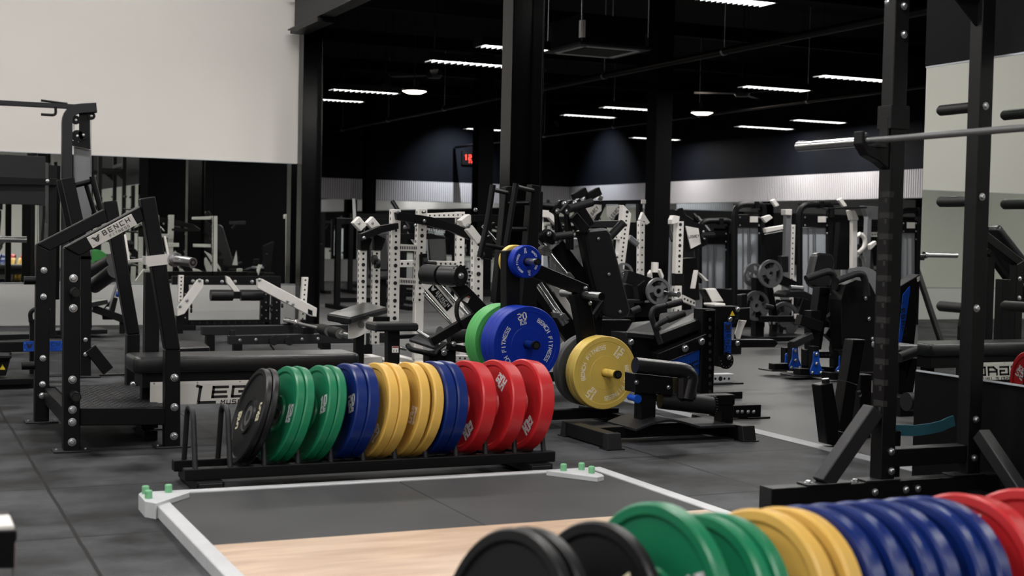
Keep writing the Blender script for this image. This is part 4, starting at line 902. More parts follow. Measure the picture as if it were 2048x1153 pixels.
# ------------------------------------------------------------------ cable tower at the far left
k = Kit('cable_tower', 'tall dark cable tower with curved top arm in front of the white wall', 'cable machine', 125, 677)
mb = MB('charcoal'); mb.tube([k.P((192, 216)), k.P((134, 219)), k.P((131, 676))], 0, .16, rect=(.10, .11), up=(0, 1, 0)); k.t.p('curved_upright', mb)
k.poly('top_arm', [(-40, 198), (190, 211), (190, 220), (-40, 208)], -.02, .08, 'charcoal'); k.poly('pulley_plate', [(158, 226), (180, 224), (181, 296), (158, 290)], .02, .01)
k.poly('cross_brace', [(143, 281), (181, 290), (181, 299), (143, 291)], 0, .05)
k.poly('weight_shroud', [(149, 293), (181, 300), (182, 590), (151, 590)], .06, .02, 'shroud'); k.poly('weight_shroud', [(100, 330), (121, 332), (119, 600), (98, 600)], .3, .02, 'black')
for x, y, r in ((152, 240, .045), (155, 272, .06), (167, 270, .05), (183, 232, .04)):
    mb = MB('black'); c = k.P((x, y)); mb.cyl(c, c+V((0, .03, 0)), r, n=24); k.t.p('pulley', mb); k.bolts([(x, y)], 0, .012)
for x in (148, 182): k.rod('cable', (x, 240), (x, 585), .004, .03, 'steel')
k.tube('pull_up_grip', [(111, 214), (112, 231), (82, 229)], .014, -.05, 'black', .05); k.tube('pull_up_grip', [(82, 201), (135, 208)], .012, .25, 'black')
k.poly('base_skid', [(95, 662), (215, 660), (215, 668), (95, 672)], 0, .4, 'black'); k.bolts([(129, 352), (176, 217), (187, 215)], -.03, .014)
k.poly('rear_upright', [(176, 300), (183, 300), (184, 662), (177, 662)], .3, .06, 'black')
k = Kit('cable_tower', 'broad dark shroud and cross bar of the cable machine at the left edge', 'cable machine', 60, 690)
k.poly('weight_shroud', [(-40, 307), (91, 313), (90, 411), (-40, 407)], 0, .05, 'charcoal'); k.poly('cross_bar', [(-60, 350), (116, 358), (116, 371), (-60, 369)], -.1, .07, 'black'); k.bolts([(95, 362)], -.1, .016)
k.poly('shroud_leg', [(-38, 407), (-10, 407), (-12, 700), (-40, 700)], .0, .06); k.poly('shroud_leg', [(98, 330), (114, 331), (111, 668), (96, 668)], .0, .08)
mb = MB('black'); mb.tube([k.P((88, 412, -.1)), k.P((88, 430, -.1)), k.P((84, 482, -.1))], .013, 0, 8); k.t.p('pull_rope', mb)
k.poly('base_skid', [(-60, 672), (112, 667), (112, 676), (-60, 684)], 0, .4, 'black')
# ------------------------------------------------------------------ leaning-post machine behind the slanted rack
k = Kit('lever_row_machine', 'black leaning-post machine with a rung, behind the slanted rack', 'lever machine', 172, 756)
k.poly('leaning_post', [(124, 358), (148, 354), (184, 520), (160, 520)], 0, .08); k.poly('rear_leaning_post', [(114, 361), (124, 359), (156, 500), (142, 505)], .25, .06)
k.poly('upright_post', [(161, 512), (182, 512), (182, 755), (162, 755)], 0, .09); k.poly('foot_plate', [(150, 753), (202, 753), (202, 757), (150, 757)], -.05, .2, 'charcoal')
k.tube('ladder_rail', [(170, 362), (191, 432)], .018, .1); k.tube('ladder_rail', [(184, 353), (203, 425)], .022, 0); k.tube('ladder_rung', [(150, 371), (186, 362)], .02, .03)
k.bar('seat_beam', (180, 697), (216, 742), .09, .06); k.bolts([(171, 680), (171, 709), (213, 735)], -.01, .016); k.poly('base_beam', [(20, 756), (250, 748), (250, 760), (20, 770)], .1, .07); k.poly('base_beam', [(100, 770), (250, 762), (250, 768), (100, 778)], .6, .07)
k.rod('shoulder_roll', (186, 543, .4), (226, 521, .1), .055, 0, 'vinyl'); k.rod('shoulder_roll', (188, 572, .2), (229, 542, -.1), .06, 0, 'vinyl')
k = Kit('low_sled', 'low black beam with a blue name plate at the left edge', 'sled machine', 5, 777)
k.poly('side_beam', [(-60, 685), (127, 683), (127, 703), (-60, 706)], .05, .07); a = Yp(87, 693, k.Y+.045)
sign(k.t, axes(a, (1, 0, 0), (0, 0, 1)), .275, .072, 'blue_metal', [('^', -.095, 0, .04), ('BENCH', .03, .012, .024, 0, .9, .15), ('FITNESS', .03, -.018, .012, 0, .9, .13)])
k.poly('pedestal', [(-50, 706), (24, 706), (12, 752), (-50, 752)], .0, .12); k.poly('roller_cap', [(-50, 706), (24, 707), (24, 722), (-50, 724)], -.06, .1, 'foam', .02); mb = MB('warn_yellow'); mb.prism([k.P(q, -.003) for q in ((-1, 740), (11, 740), (5, 729))], (0, .002, 0)); k.t.p('warning_triangle', mb)
k.poly('base_plate', [(-60, 760), (75, 757), (60, 770), (-60, 774)], -.1, .3); k.poly('base_beam', [(-60, 772), (80, 768), (80, 778), (-60, 783)], -.05, .08)
k.poly('upright_post', [(60, 640), (80, 640), (80, 770), (60, 770)], .3, .07); k.tube('side_handle', [(62, 645, .3), (60, 625, .3), (72, 617, .3), (100, 622, .3)], .016)
k = Kit('adjustable_bench', 'dark adjustable bench with chrome strut in front of the pale lower wall', 'bench', 220, 668)
k.bar('bench_rail', (185, 617), (250, 640), .08); k.rod('adjuster_strut', (214, 630), (236, 560), .016, 0, 'steel'); k.rod('adjuster_knob', (232, 588), (240, 590), .03, -.02, 'blue_metal'); k.poly('support_leg', [(205, 622), (228, 595), (236, 597), (226, 640), (206, 640)]); k.poly('floor_foot', [(150, 657), (202, 657), (202, 663), (150, 664)], 0, .1); k.poly('rear_leg', [(240, 636), (252, 638), (250, 668), (240, 668)])
k.poly('seat_pad', [(180, 606), (215, 600), (217, 608), (182, 616)], -.1, .3, 'vinyl'); k.bolts([(215, 618)], -.01, .02)
# ------------------------------------------------------------------ white lever arm machine by the pale wall
k = Kit('iso_lever_machine', 'white lever-arm machine with two black rollers against the pale lower wall', 'lever machine', 370, 660)
k.poly('top_beam', [(345, 553), (562, 553), (562, 571), (345, 570)], 0, .07); k.hperf('base_beam', [(378, 641), (548, 640), (548, 650), (378, 652)], 0, .07, 'black', 12)
for q in ([(363, 570), (378, 570), (377, 657), (361, 657)], [(523, 571), (541, 571), (539, 650), (521, 650)], [(545, 571), (562, 571), (561, 650), (543, 650)]):
    o = k.poly('rack_upright', q, 0, .07); mb = MB('steel'); 
    for i in range(4): mb.cyl(k.P(((q[0][0]+q[1][0])/2, q[0][1]+18+i*16), -.002), k.P(((q[0][0]+q[1][0])/2, q[0][1]+18+i*16), .002), .008, n=8)
    k.t.p('pin_holes', mb, o)
for x, y in ((381, 613), (381, 622), (521, 616), (521, 633), (541, 613), (541, 622), (563, 612)): k.rod('pin_knob', (x, y), (x+3, y), .025, -.02, 'foam')
D_ = -.9
k.poly('right_lever_arm', [(515, 559), (524, 558), (634, 617), (633, 634), (622, 633), (516, 577)], D_, .07, 'white'); mb = MB('black'); mb.prism([k.P(q, D_-.002) for q in ((616, 618), (625, 622), (625, 632), (616, 628))], (0, .003, 0)); k.t.p('arm_end_cap', mb)
k.poly('left_lever_arm', [(396, 560), (407, 560), (407, 574), (369, 628), (355, 633), (355, 617)], D_, .07, 'white')
k.perf('right_weight_post', [(606, 555), (617, 555), (611, 642), (599, 642)], D_+.15, .06, 'white', 9, False); k.perf('left_weight_post', [(358, 551), (368, 551), (366, 604), (356, 604)], D_+.15, .06, 'white', 7, False)
k.poly('center_bracket', [(452, 552), (460, 556), (470, 570), (482, 588), (474, 590), (462, 576), (454, 566)], -.5, .06, 'white')
k.rod('foam_roller', (421, 591), (465, 591), .062, D_+.2, 'vinyl'); k.rod('foam_roller', (481, 591), (525, 591), .062, D_+.2, 'vinyl'); k.poly('roller_hub', [(465, 584), (481, 584), (481, 598), (465, 598)], D_+.17, .07)
k.bolts([(575, 603), (586, 609), (399, 561), (519, 560), (360, 613), (374, 601)], D_-.005, .018); k.bolts([(386, 563), (414, 563), (444, 564), (470, 564), (504, 564)], -.005, .02)
k.poly('floor_foot', [(355, 652), (392, 652), (392, 661), (355, 663)], -.1, .3); k.poly('arm_stand', [(598, 640), (612, 640), (612, 668), (598, 668)], D_+.1, .1, 'black'); k.poly('arm_stand', [(353, 633), (366, 630), (366, 668), (353, 668)], D_+.1, .1, 'black')
# ------------------------------------------------------------------ two long low frames with a barbell across them
k = Kit('low_press_frame', 'long low black beam on short legs, farther of two', 'bench frame', 420, 703, 12.68)
k.poly('long_beam', [(405, 654), (700, 650), (700, 668), (405, 671)], 0, .09, 'charcoal'); k.poly('short_leg', [(413, 671), (430, 671), (430, 703), (413, 703)], .0, .08); k.poly('short_leg', [(640, 668), (656, 668), (656, 698), (640, 698)], .0, .08); YA = k.Y
k = Kit('low_press_frame', 'long low black beam on short legs, nearer one with hand wheels', 'bench frame', 475, 722)
k.poly('long_beam', [(459, 672), (790, 666), (790, 686), (459, 690)], 0, .09, 'charcoal'); YB = k.Y
for x in (468, 645, 728): k.poly('short_leg', [(x, 688), (x+17, 688), (x+17, 722), (x, 722)], 0, .08)
k.rod('end_stop', (465, 671), (465, 661), .028, .04, 'foam'); k.bolts([(480, 681), (512, 680), (604, 679), (636, 678), (742, 677)], -.005, .014)
for x in (546, 577):
    mb = MB('foam'); c = k.P((x, 682), -.01); mb.cyl(c, c-V((0, .035, 0)), .042, n=8); k.t.p('hand_wheel', mb)
k.tube('hanging_strap', [(540, 690), (548, 700), (550, 707)], .008, -.03, 'foam', .02)
zb = .30; xb = Zp(645, 659, zb).x; a = Xp(571, 641, xb); b = Xp(718, 677, xb)
t = T('barbell', 'barbell with two thick grey pads lying across the low frames', 'barbell', (xb, (a.y+b.y)/2, zb)); zz = (a.z+b.z)/2
for y0, y1 in ((a.y, a.y-.42), (b.y, b.y+.42)):
    mb = MB('chrome'); mb.lathe(frame((xb, y0, zz), (xb, y1, zz)), [(.0001, -.21), (.025, -.21), (.025, -.21), (.025, .19), (.025, .19), (.036, .19), (.036, .19), (.036, .215), (.036, .215), (.014, .22)], 22); t.p('sleeve', mb)
mb = MB('steel'); mb.cyl((xb, a.y-.4, zz), (xb, b.y+.4, zz), .014, n=14); t.p('bar_shaft', mb)
for y, zz_ in ((YA, 0), (YB, 0)):
    top = Yp(600, 651 if y == YA else 669, y).z; mb = MB('black'); mb.b(xb-.05, xb+.05, y+.01, y+.08, top-.005, zz-(.025 if y == YA else .014)); t.p('bar_rest', mb)
for y in (b.y+.50, b.y+.82): mb = MB('foam'); mb.cyl((xb, y, zz), (xb, y+.22, zz), .048, n=24); mb.m = 'gray_plate'; mb.cyl((xb, y-.002, zz), (xb, y, zz), .044, n=24); t.p('bar_pad', mb)
# small stool left
t = T('step_stool', 'low black padded stool behind the flat bench', 'stool', Zp(390, 722)); Q = [Zp(x, y, .26) for x, y in ((350, 699), (420, 696), (408, 687), (350, 687))]; mb = MB('vinyl'); mb.prism([(q.x, q.y, .2) for q in Q], (0, 0, .07)); t.p('stool_pad', mb, bev=.01)
mb = MB('black'); c = sum(Q, V())/4; mb.b(c.x-.15, c.x+.12, c.y-.1, c.y+.1, 0, .2); t.p('stool_base', mb)
# ------------------------------------------------------------------ bench seat with white quadrant
t = T('adjustable_bench', 'black bench seat pad tilted beside the barbell, white quadrant under it', 'bench', Zp(722, 760)); zt = .47
def seat(t, px, z, th, m='vinyl', name='seat_pad'):
    Q = [Yp(x, y, zz) for x, y, zz in px]; n = (Q[1]-Q[0]).cross(Q[-1]-Q[0]).normalized(); n = n if n.z > 0 else -n; mb = MB(m); mb.prism([q-n*th for q in Q], n*th); return t.p(name, mb, bev=.014)
seat(t, [(653, 627, 10.3), (702, 636, 10.15), (777, 615, 10.65), (727, 604, 10.8)], zt, .06)
c = Yp(722, 650, 10.4); mb = MB('white'); pts = [(c.x-.1, c.y, c.z+.06)]+[(c.x-.1+.2*math.cos(a), c.y, c.z+.06+.17*math.sin(a)) for a in [-PI/2*i/8 for i in range(9)]]; mb.prism(pts, (0, .012, 0)); t.p('angle_quadrant', mb)
mb = MB('black'); mb.b(c.x-.14, c.x+.25, c.y+.03, c.y+.10, c.z, c.z+.06); mb.b(c.x-.03, c.x+.04, c.y+.03, c.y+.10, .05, c.z+.01); t.p('bench_frame', mb); mb = MB('white'); mb.b(c.x-.05, c.x+.06, c.y-.35, c.y+.35, 0, .05); t.p('bench_foot', mb); mb = MB('steel'); mb.cyl((c.x+.0, c.y-.00, c.z), (c.x+.0, c.y-.02, c.z), .025); t.p('pivot_bolt', mb)
# ------------------------------------------------------------------ stool with post in front of the white rack
k = Kit('pedestal_seat', 'small black seat on a square post with a white sticker', 'seat', 788, 790, 9.0)
P4 = [k.P((752, 648), 0), k.P((838, 648), 0)]; zs = P4[0].z; mb = MB('vinyl'); mb.b(P4[0].x, P4[1].x, k.Y, k.Y+.24, zs-.055, zs, .012); k.t.p('seat_pad', mb)
k.poly('seat_post', [(776, 662), (800, 662), (799, 800), (776, 800)], .05, .08); mb = MB('white'); mb.prism([k.P(q, .048) for q in ((784, 693), (797, 693), (797, 706), (784, 706))], (0, .001, 0)); st = k.t.p('sticker', mb)
mb = MB('warn_red'); mb.prism([k.P(q, .047) for q in ((784.5, 693.5), (796.5, 693.5), (796.5, 696), (784.5, 696))], (0, .001, 0)); k.t.p('sticker_band', mb, st); mb = MB('print_black'); M = axes(k.P((790.5, 702), .0465), (1, 0, 0), (0, 0, 1)); text(mb, 'II', M, .012, .012, .004); k.t.p('sticker_marks', mb, st)
z = Zp(788, 790).z; mb = MB('black'); c = k.P((788, 795), .09); mb.b(c.x-.2, c.x+.2, k.Y, k.Y+.2, 0, .05); k.t.p('floor_foot', mb); k.rod('pop_pin', (800, 697), (812, 700), .008, .05, 'chrome')
# ------------------------------------------------------------------ leg machine with twin rollers
k = Kit('leg_extension_machine', 'black leg machine with twin roller pads before the white rack', 'leg machine', 880, 770, 9.3)
k.rod('roller_pad', (851, 549, .28), (882, 551, .12), .074, 0, 'vinyl'); k.rod('roller_pad', (886, 551, .1), (922, 552, -.06), .074, 0, 'vinyl', cap='black'); k.bolts([(922, 552, -.07)], -.005, .022)
A = k.P((922, 552), -.062)
mb = MB('black')
for i in range(16):
    an = 2*PI*i/16; c = A+V((.074*math.cos(an), 0, .074*math.sin(an))); mb.cyl(c, c+V((0, .02, 0)), .007, n=8)
k.t.p('roller_rim', mb)
k.poly('lever_arm', [(903, 574), (934, 570), (980, 618), (955, 634)], .0, .07); M = axes(k.P((933, 598), -.002), (1, 0, -.5), (.5, 0, 1)); mb = MB('white'); mb.box(M, .022, .024, .001, 0); st = k.t.p('sticker', mb); mb = MB('warn_red'); mb.box(M@Matrix.Translation((0, .018, .0015)), .021, .005, .0005, 0); k.t.p('sticker_band', mb, st)
k.bar('thigh_beam', (968, 622), (862, 684), .065, .06, .03); mb = MB('black'); mb.tube([k.P((938, 586)), k.P((915, 600)), k.P((912, 632)), k.P((925, 655))], 0, .08, rect=(.012, .06), up=(0, 1, 0)); k.t.p('cam_plate', mb)
Q = [k.P((818, 684), .25), k.P((878, 704), 0), k.P((895, 691), .05), k.P((845, 668), .35)]; mb = MB('charcoal'); mb.prism(Q, (0, 0, .02)); k.t.p('ankle_plate', mb, bev=.003)
k.tube('side_handle', [(816, 692, .2), (822, 700, .1), (845, 704), (870, 712), (878, 700)], .02, 0, 'black'); k.bolts([(907, 689), (888, 706)], -.02, .022); k.poly('main_post', [(858, 706), (912, 700), (912, 790), (858, 790)], .0, .12); k.rod('foam_roll', (897, 676), (935, 672), .05, .2, 'foam'); k.rod('foam_roll', (855, 668, .3), (880, 668, .2), .055, .1, 'gray_plate')
k.bar('guide_rail', (835, 662, .3), (880, 690, .0), .02, None, 0, 'steel'); k.poly('foot_bar', [(770, 672), (860, 668), (860, 676), (770, 680)], .4, .05); k.bar('seat_rail', (895, 693), (935, 700), .05)
c = k.P((885, 790)); mb = MB('black'); mb.b(c.x-.3, c.x+.3, k.Y-.02, k.Y+.5, 0, .06); k.t.p('base_frame', mb)
# ------------------------------------------------------------------ white plate-loaded rack machine
k = Kit('hack_squat_machine', 'tall white perforated rack machine left of the ladder frame', 'squat machine', 790, 765, 11.0)
k.perf('front_upright', [(784, 419), (802, 419), (797, 700), (779, 700)], 0, .07, 'white', 24, True, (6, 9, 12, 15, 18)); k.perf('front_upright', [(837, 418), (855, 418), (848, 605), (830, 605)], 0, .07, 'white', 16, True, (4, 9, 12)); k.poly('front_upright', [(831, 603), (848, 603), (846, 720), (829, 720)], 0, .07, 'white')
k.hperf('slotted_rung', [(786, 488), (834, 490), (834, 503), (786, 502)], .01, .05, 'white', 14, True); k.hperf('slotted_rung', [(784, 555), (832, 558), (831, 571), (784, 569)], .01, .05, 'white', 14, True); k.hperf('rung', [(798, 521), (834, 521), (834, 535), (798, 535)], .3, .05, 'white', 3)
k.hperf('top_rail', [(855, 427), (930, 424), (930, 436), (855, 436)], .5, .06, 'white', 8); k.perf('rear_upright', [(915, 424), (930, 424), (927, 700), (912, 700)], .55, .06, 'white', 18); k.hperf('rear_rung', [(858, 522), (915, 523), (915, 534), (858, 533)], .5, .05, 'white', 6)
k.poly('lever_arm', [(792, 425), (800, 424), (862, 434), (936, 456), (958, 474), (940, 480), (900, 462), (850, 450), (795, 440)], -.08, .06); k.poly('lever_arm', [(722, 468), (760, 452), (797, 446), (798, 458), (765, 466), (726, 482)], -.08, .06)
for x in (0, 27): 
    k.perf('side_upright', [(720+x, 501), (734+x, 501), (732+x, 690), (717+x, 690)], .1, .06, 'white', 17, True, (2, 5)); k.poly('black_bracket', [(720+x, 466), (745+x, 478), (737+x, 501), (722+x, 501)], .08, .06)
    k.poly('sled_head', [(706+x, 446), (719+x, 433), (734+x, 451), (722+x, 463)], 0, .07, 'white'); k.bolts([(718+x, 447)], -.005, .012)
for x, y in ((745, 520), (750, 528), (845, 525), (845, 545)): k.rod('catch_pin', (x, y), (x+8, y), .04, -.04, 'foam')
k.poly('catch_block', [(840, 509), (855, 507), (855, 545), (841, 548)], -.03, .03, 'black'); k.rod('catch_horn', (855, 527), (872, 528), .02, -.03, 'foam'); k.bolts([(810, 454), (831, 451), (795, 424), (849, 424), (849, 442), (728, 476)], -.085, .014)
# diagonal sled
k.bar('sled_beam', (852, 580), (935, 668), .10, .06, .1, 'black'); M = axes(k.P((889, 606), .0), k.P((925, 648), 0)-k.P((860, 572), 0), (1, 0, 1)); 
mb = MB('white'); mb.box(M, .26, .055, .004, .001); sp = k.t.p('sled_cover', mb); mb = MB('black'); mb.box(M@Matrix.Translation((-.06, 0, .004)), .13, .036, .002, .001); k.t.p('name_badge', mb, sp); mb = MB('print_white'); F = M@Matrix.Translation((-.06, 0, .0062)); chevron(mb, F@Matrix.Translation((-.1, 0, 0)), .04); text(mb, 'BENCH', F@Matrix.Translation((.025, .010, 0)), .026, .022, .004); text(mb, 'FITNESS', F@Matrix.Translation((.025, -.018, 0)), .014, .012, .002); k.t.p('badge_lettering', mb, sp)
k.rod('guide_rod', (873, 562), (945, 642), .014, -.02, 'chrome'); k.rod('guide_rod', (847, 585), (915, 660), .014, -.02, 'chrome')
k.poly('cross_plate', [(800, 468), (862, 467), (900, 478), (880, 478), (830, 480), (800, 476)], .4, .02, 'black'); mb = MB('print_white'); M = axes(k.P((871, 461), -.09), (1, 0, -.12), (0, 0, 1)); text(mb, 'UNIVERSE', M, .018, .014, .003); k.t.p('arm_lettering', mb)
for q in ((779, 700), (829, 720)): c = k.P((q[0]+9, q[1]), 0); mb = MB('white'); mb.b(c.x-.04, c.x+.04, k.Y-.2, k.Y+.7, 0, .07); k.t.p('base_runner', mb); mb = MB('white'); mb.b(c.x-.035, c.x+.035, k.Y, k.Y+.07, .07, c.z+.01); k.t.p('upright_stub', mb)
c = k.P((720, 690), .1); mb = MB('white'); mb.b(c.x-.02, c.x+.2, k.Y+.1, k.Y+.16, 0, .1); k.t.p('base_runner', mb); c2 = k.P((922, 700), .55); mb = MB('white'); mb.b(c2.x-.03, c2.x+.03, k.Y+.5, k.Y+.6, 0, c2.z+.02); k.t.p('upright_stub', mb)
k = Kit('pendulum_machine', 'white upright with black hub and tilted white head beside the ladder', 'squat machine', 955, 760, 9.72)
k.perf('white_upright', [(948, 478), (967, 484), (965, 700), (947, 700)], 0, .07, 'white', 15, True, (4, 9)); k.poly('tilted_head', [(922, 441), (939, 428), (948, 438), (937, 456), (928, 453)], 0, .09, 'white'); k.bar('neck_beam', (936, 455), (958, 484), .06, .06, .02, 'white'); k.bar('head_beam', (940, 437), (1002, 437), .055, .06, .02); k.poly('hub_plate', [(960, 478), (985, 470), (985, 520), (962, 515)], -.01, .05)
k.rod('hub_knob', (963, 511), (967, 511), .03, -.03, 'foam'); k.rod('link_rod', (965, 452), (995, 485), .012, 0, 'chrome'); c = k.P((956, 700)); mb = MB('white'); mb.b(c.x-.03, c.x+.04, k.Y-.3, k.Y+.3, 0, .07); k.t.p('base_runner', mb); mb = MB('white'); mb.b(c.x-.03, c.x+.03, k.Y, k.Y+.07, .07, c.z+.01); k.t.p('upright_stub', mb)
k.bolts([(951, 420), (937, 452)], -.01, .016); k.hperf('floor_runner', [(905, 711), (945, 713), (945, 723), (905, 722)], .9, .07, 'white', 4)
# ------------------------------------------------------------------ ladder frame
k = Kit('ladder_frame', 'narrow black ladder-like frame rising behind the plate tree', 'rack machine', 1030, 800, 8.9)
k.poly('wide_rail', [(1012, 374), (1026, 372), (1012, 606), (990, 606)], .1, .09); k.poly('wide_rail', [(1064, 369), (1081, 372), (1072, 640), (1040, 640)], 0, .09); k.tube('grip_rail', [(986, 370), (975, 445), (959, 515)], .020, -.25, 'black', .1); k.tube('grip_rail', [(1032, 367), (1022, 430), (1012, 494)], .020, -.3, 'black', .1)
for a, b in (((984, 379, -.25), (1014, 386, .1)), ((1034, 374, -.3), (1066, 382, 0)), ((1016, 407, .1), (1062, 406, .03)), ((1012, 458, .1), (1056, 458, .03)), ((965, 490, -.25), (1006, 497, .1))): k.tube('rung', [a, b], .016)
k.poly('main_post', [(995, 600), (1012, 600), (1010, 830), (993, 830)], .1, .09); k.poly('main_post', [(1046, 636), (1072, 636), (1070, 830), (1046, 830)], 0, .09); k.poly('back_plate', [(1030, 520), (1062, 520), (1060, 640), (1028, 640)], .12, .02)
c = k.P((1030, 830)); mb = MB('black'); mb.b(c.x-.25, c.x+.25, k.Y, k.Y+.12, 0, .06); k.t.p('base_beam', mb)
# ================================================================== machines on the right
k = Kit('incline_press_machine', 'large black lever machine with a tall slanted back pad behind the plate tree', 'lever machine', 1200, 790, 9.7)
k.poly('back_pad', [(1171, 466), (1178, 460), (1214, 456), (1223, 466), (1263, 622), (1258, 634), (1240, 640), (1210, 632), (1200, 600), (1182, 530)], 0, .09, 'vinyl', .02)
k.poly('pad_cover', [(1160, 463), (1172, 459), (1186, 545), (1208, 632), (1200, 636), (1180, 560)], .02, .08, 'black'); k.bolts([(1197, 478), (1218, 549), (1240, 624)], -.005, .013)
for dx, dd in ((0, .25), (20, 0)):
    k.poly('link_plate', [(1102+dx, 423), (1121+dx, 401), (1129+dx, 400), (1136+dx, 407), (1118+dx, 430), (1128+dx, 470), (1128+dx, 500), (1117+dx, 500), (1113+dx, 430)], dd, .05)
k.rod('press_handle', (1138, 418), (1184, 405), .032, -.12, 'foam', cap='black'); k.rod('cross_tube', (1070, 411), (1112, 415), .03, .3, 'black'); k.bar('press_arm', (1150, 402), (1180, 452), .07, .06, .1); k.bar('press_arm', (1146, 432), (1172, 462), .07, .06, .0); k.bolts([(1128, 408, .22), (1115, 423, .22), (1149, 407), (1135, 423)], -.03, .022)
k.poly('hub_block', [(1082, 470), (1098, 458), (1110, 466), (1120, 486), (1104, 490), (1090, 484)], -.05, .08); k.rod('hub_tube', (1108, 474), (1143, 470), .030, -.08, 'foam', cap='black'); k.bolts([(1098, 468), (1114, 485)], -.055, .02)
k.poly('upper_beam', [(1184, 442), (1240, 441), (1240, 456), (1184, 455)], .4, .08, 'charcoal'); k.rod('side_handle', (1220, 474), (1246, 446), .033, .25, 'foam', cap='black')
k.bar('sled_rail', (1110, 490), (1185, 590), .13, .07, .15); k.bar('sled_rail', (1062, 560), (1165, 700), .15, .07, .25); k.rod('guide_rod', (1075, 478), (1135, 552), .016, .0, 'chrome'); k.rod('guide_rod', (1132, 550), (1160, 580), .016, .0, 'chrome'); k.rod('guide_rod', (1074, 570), (1128, 650), .016, .0, 'chrome'); k.rod('guide_rod', (1080, 566), (1134, 646), .016, .0, 'chrome')
k.poly('linear_bearing', [(1082, 497), (1092, 491), (1106, 504), (1098, 513), (1090, 510)], -.03, .08, 'steel'); k.poly('linear_bearing', [(1133, 548), (1140, 544), (1150, 556), (1143, 562)], -.03, .08, 'steel'); k.poly('pale_side_panel', [(1097, 566), (1120, 578), (1156, 632), (1160, 650), (1130, 620)], .35, .01, 'white'); k.poly('pale_side_panel', [(1084, 600), (1096, 590), (1126, 645), (1142, 668), (1120, 690), (1100, 660)], .4, .01, 'white')
k.poly('end_bracket', [(1106, 625), (1130, 627), (1140, 640), (1110, 636)], -.04, .05, 'steel'); k.bolts([(1123, 631)], -.05, .018); k.poly('seat_post', [(1175, 600), (1205, 600), (1205, 800), (1180, 800)], .1, .1); k.poly('side_frame', [(1192, 640), (1262, 640), (1262, 800), (1235, 800), (1232, 700), (1192, 700)], .3, .07); k.poly('triangle_gusset', [(1176, 620), (1192, 560), (1196, 620)], .5, .01, 'white'); k.rod('step_bar', (1262, 624), (1279, 617), .026, .1, 'foam'); k.poly('lower_strut', [(1186, 630), (1206, 600), (1210, 606), (1192, 640)], -.1, .04)
c = k.P((1200, 800)); mb = MB('black'); mb.b(c.x-.9, c.x+.45, k.Y+.1, k.Y+.2, 0, .08); k.t.p('base_beam', mb); mb = MB('black'); mb.b(c.x-.5, c.x-.42, k.Y+.25, k.Y+.32, .08, 1.5); k.t.p('rear_mast', mb)
# farther lever machines with triangular name panels
k = Kit('high_row_machine', 'black machine frame with two pale triangular name panels', 'lever machine', 1215, 700, 14.1)
k.poly('top_beam', [(1158, 402), (1286, 400), (1286, 408), (1158, 410)], 0, .08); k.poly('beam_end_label', [(1283, 400), (1292, 400), (1292, 408), (1283, 408)], -.01, .09, 'white')
for dx in (0, 44):
    o = k.poly('name_panel', [(1170+dx, 412), (1203+dx-dx*.12, 410), (1203+dx-dx*.12, 422), (1180+dx-2, 440), (1170+dx, 432)], -.02, .01, 'white', 0); mb = MB('print_black'); M = axes(k.P((1186+dx, 426), -.022), (1, 0, 1.15), (-1, 0, 1)); text(mb, 'LEGACY', M, .036, .017, .007); k.t.p('panel_lettering', mb, o)
    k.poly('panel_strut', [(1203+dx*.9, 408), (1213+dx*.9, 408), (1196+dx*.9, 445), (1186+dx*.9, 445)], 0, .07); k.bar('weight_horn_arm', (1146+dx*.6, 396), (1172+dx*.62, 382), .09, .07, -.1); k.rod('horn_end', (1168+dx*.62, 394), (1176+dx*.62, 398), .03, -.05, 'steel')
k.poly('rear_leg', [(1203, 445), (1214, 445), (1214, 700), (1203, 700)], .1, .08); k.poly('rear_leg', [(1278, 408), (1286, 408), (1286, 700), (1278, 700)], .2, .08)
k = Kit('smith_machine', 'white slanted perforated upright machine left of the square column', 'rack machine', 1240, 700, 12.4)
k.perf('slanted_upright', [(1247, 410), (1263, 428), (1246, 560), (1232, 560)], 0, .08, 'white', 16, False, (0, 3)); k.poly('slanted_upright', [(1232, 560), (1246, 560), (1240, 700), (1226, 700)], 0, .08, 'white', .003); k.hperf('cross_rail', [(1228, 470), (1248, 472), (1247, 481), (1228, 479)], 0, .06, 'white', 2); k.hperf('cross_rail', [(1230, 508), (1240, 509), (1239, 522), (1230, 521)], 0, .06, 'white', 1)
k.perf('rear_upright', [(1280, 442), (1290, 442), (1288, 620), (1278, 620)], .8, .07, 'white', 12); k.poly('rear_upright', [(1278, 620), (1288, 620), (1287, 690), (1277, 690)], .8, .07, 'white'); k.poly('side_arm', [(1280, 440), (1286, 424), (1300, 446), (1294, 450)], .8, .05, 'white'); k.poly('side_arm', [(1262, 470), (1280, 486), (1276, 494), (1258, 480)], .6, .05, 'shroud'); k.poly('dark_core', [(1255, 445), (1278, 445), (1278, 600), (1250, 600)], 1.1, .05)
k.poly('top_curve', [(1078, 420), (1100, 418), (1112, 440), (1112, 450), (1098, 436), (1078, 434)], -.4, .06, 'white'); k.poly('top_post', [(1078, 420), (1088, 420), (1085, 700), (1075, 700)], -.35, .06, 'white')
k.plate((1246, 548), 'iron grip disc on the white slanted upright machine', .11, .03, 'iron', -.3); k.peg('plate_horn', (1247, 551), .35, .026, -.1, 'steel')
k = Kit('plate_loaded_row', 'black machine arm carrying four iron discs right of the slanted pad', 'lever machine', 1320, 690, 11.3)
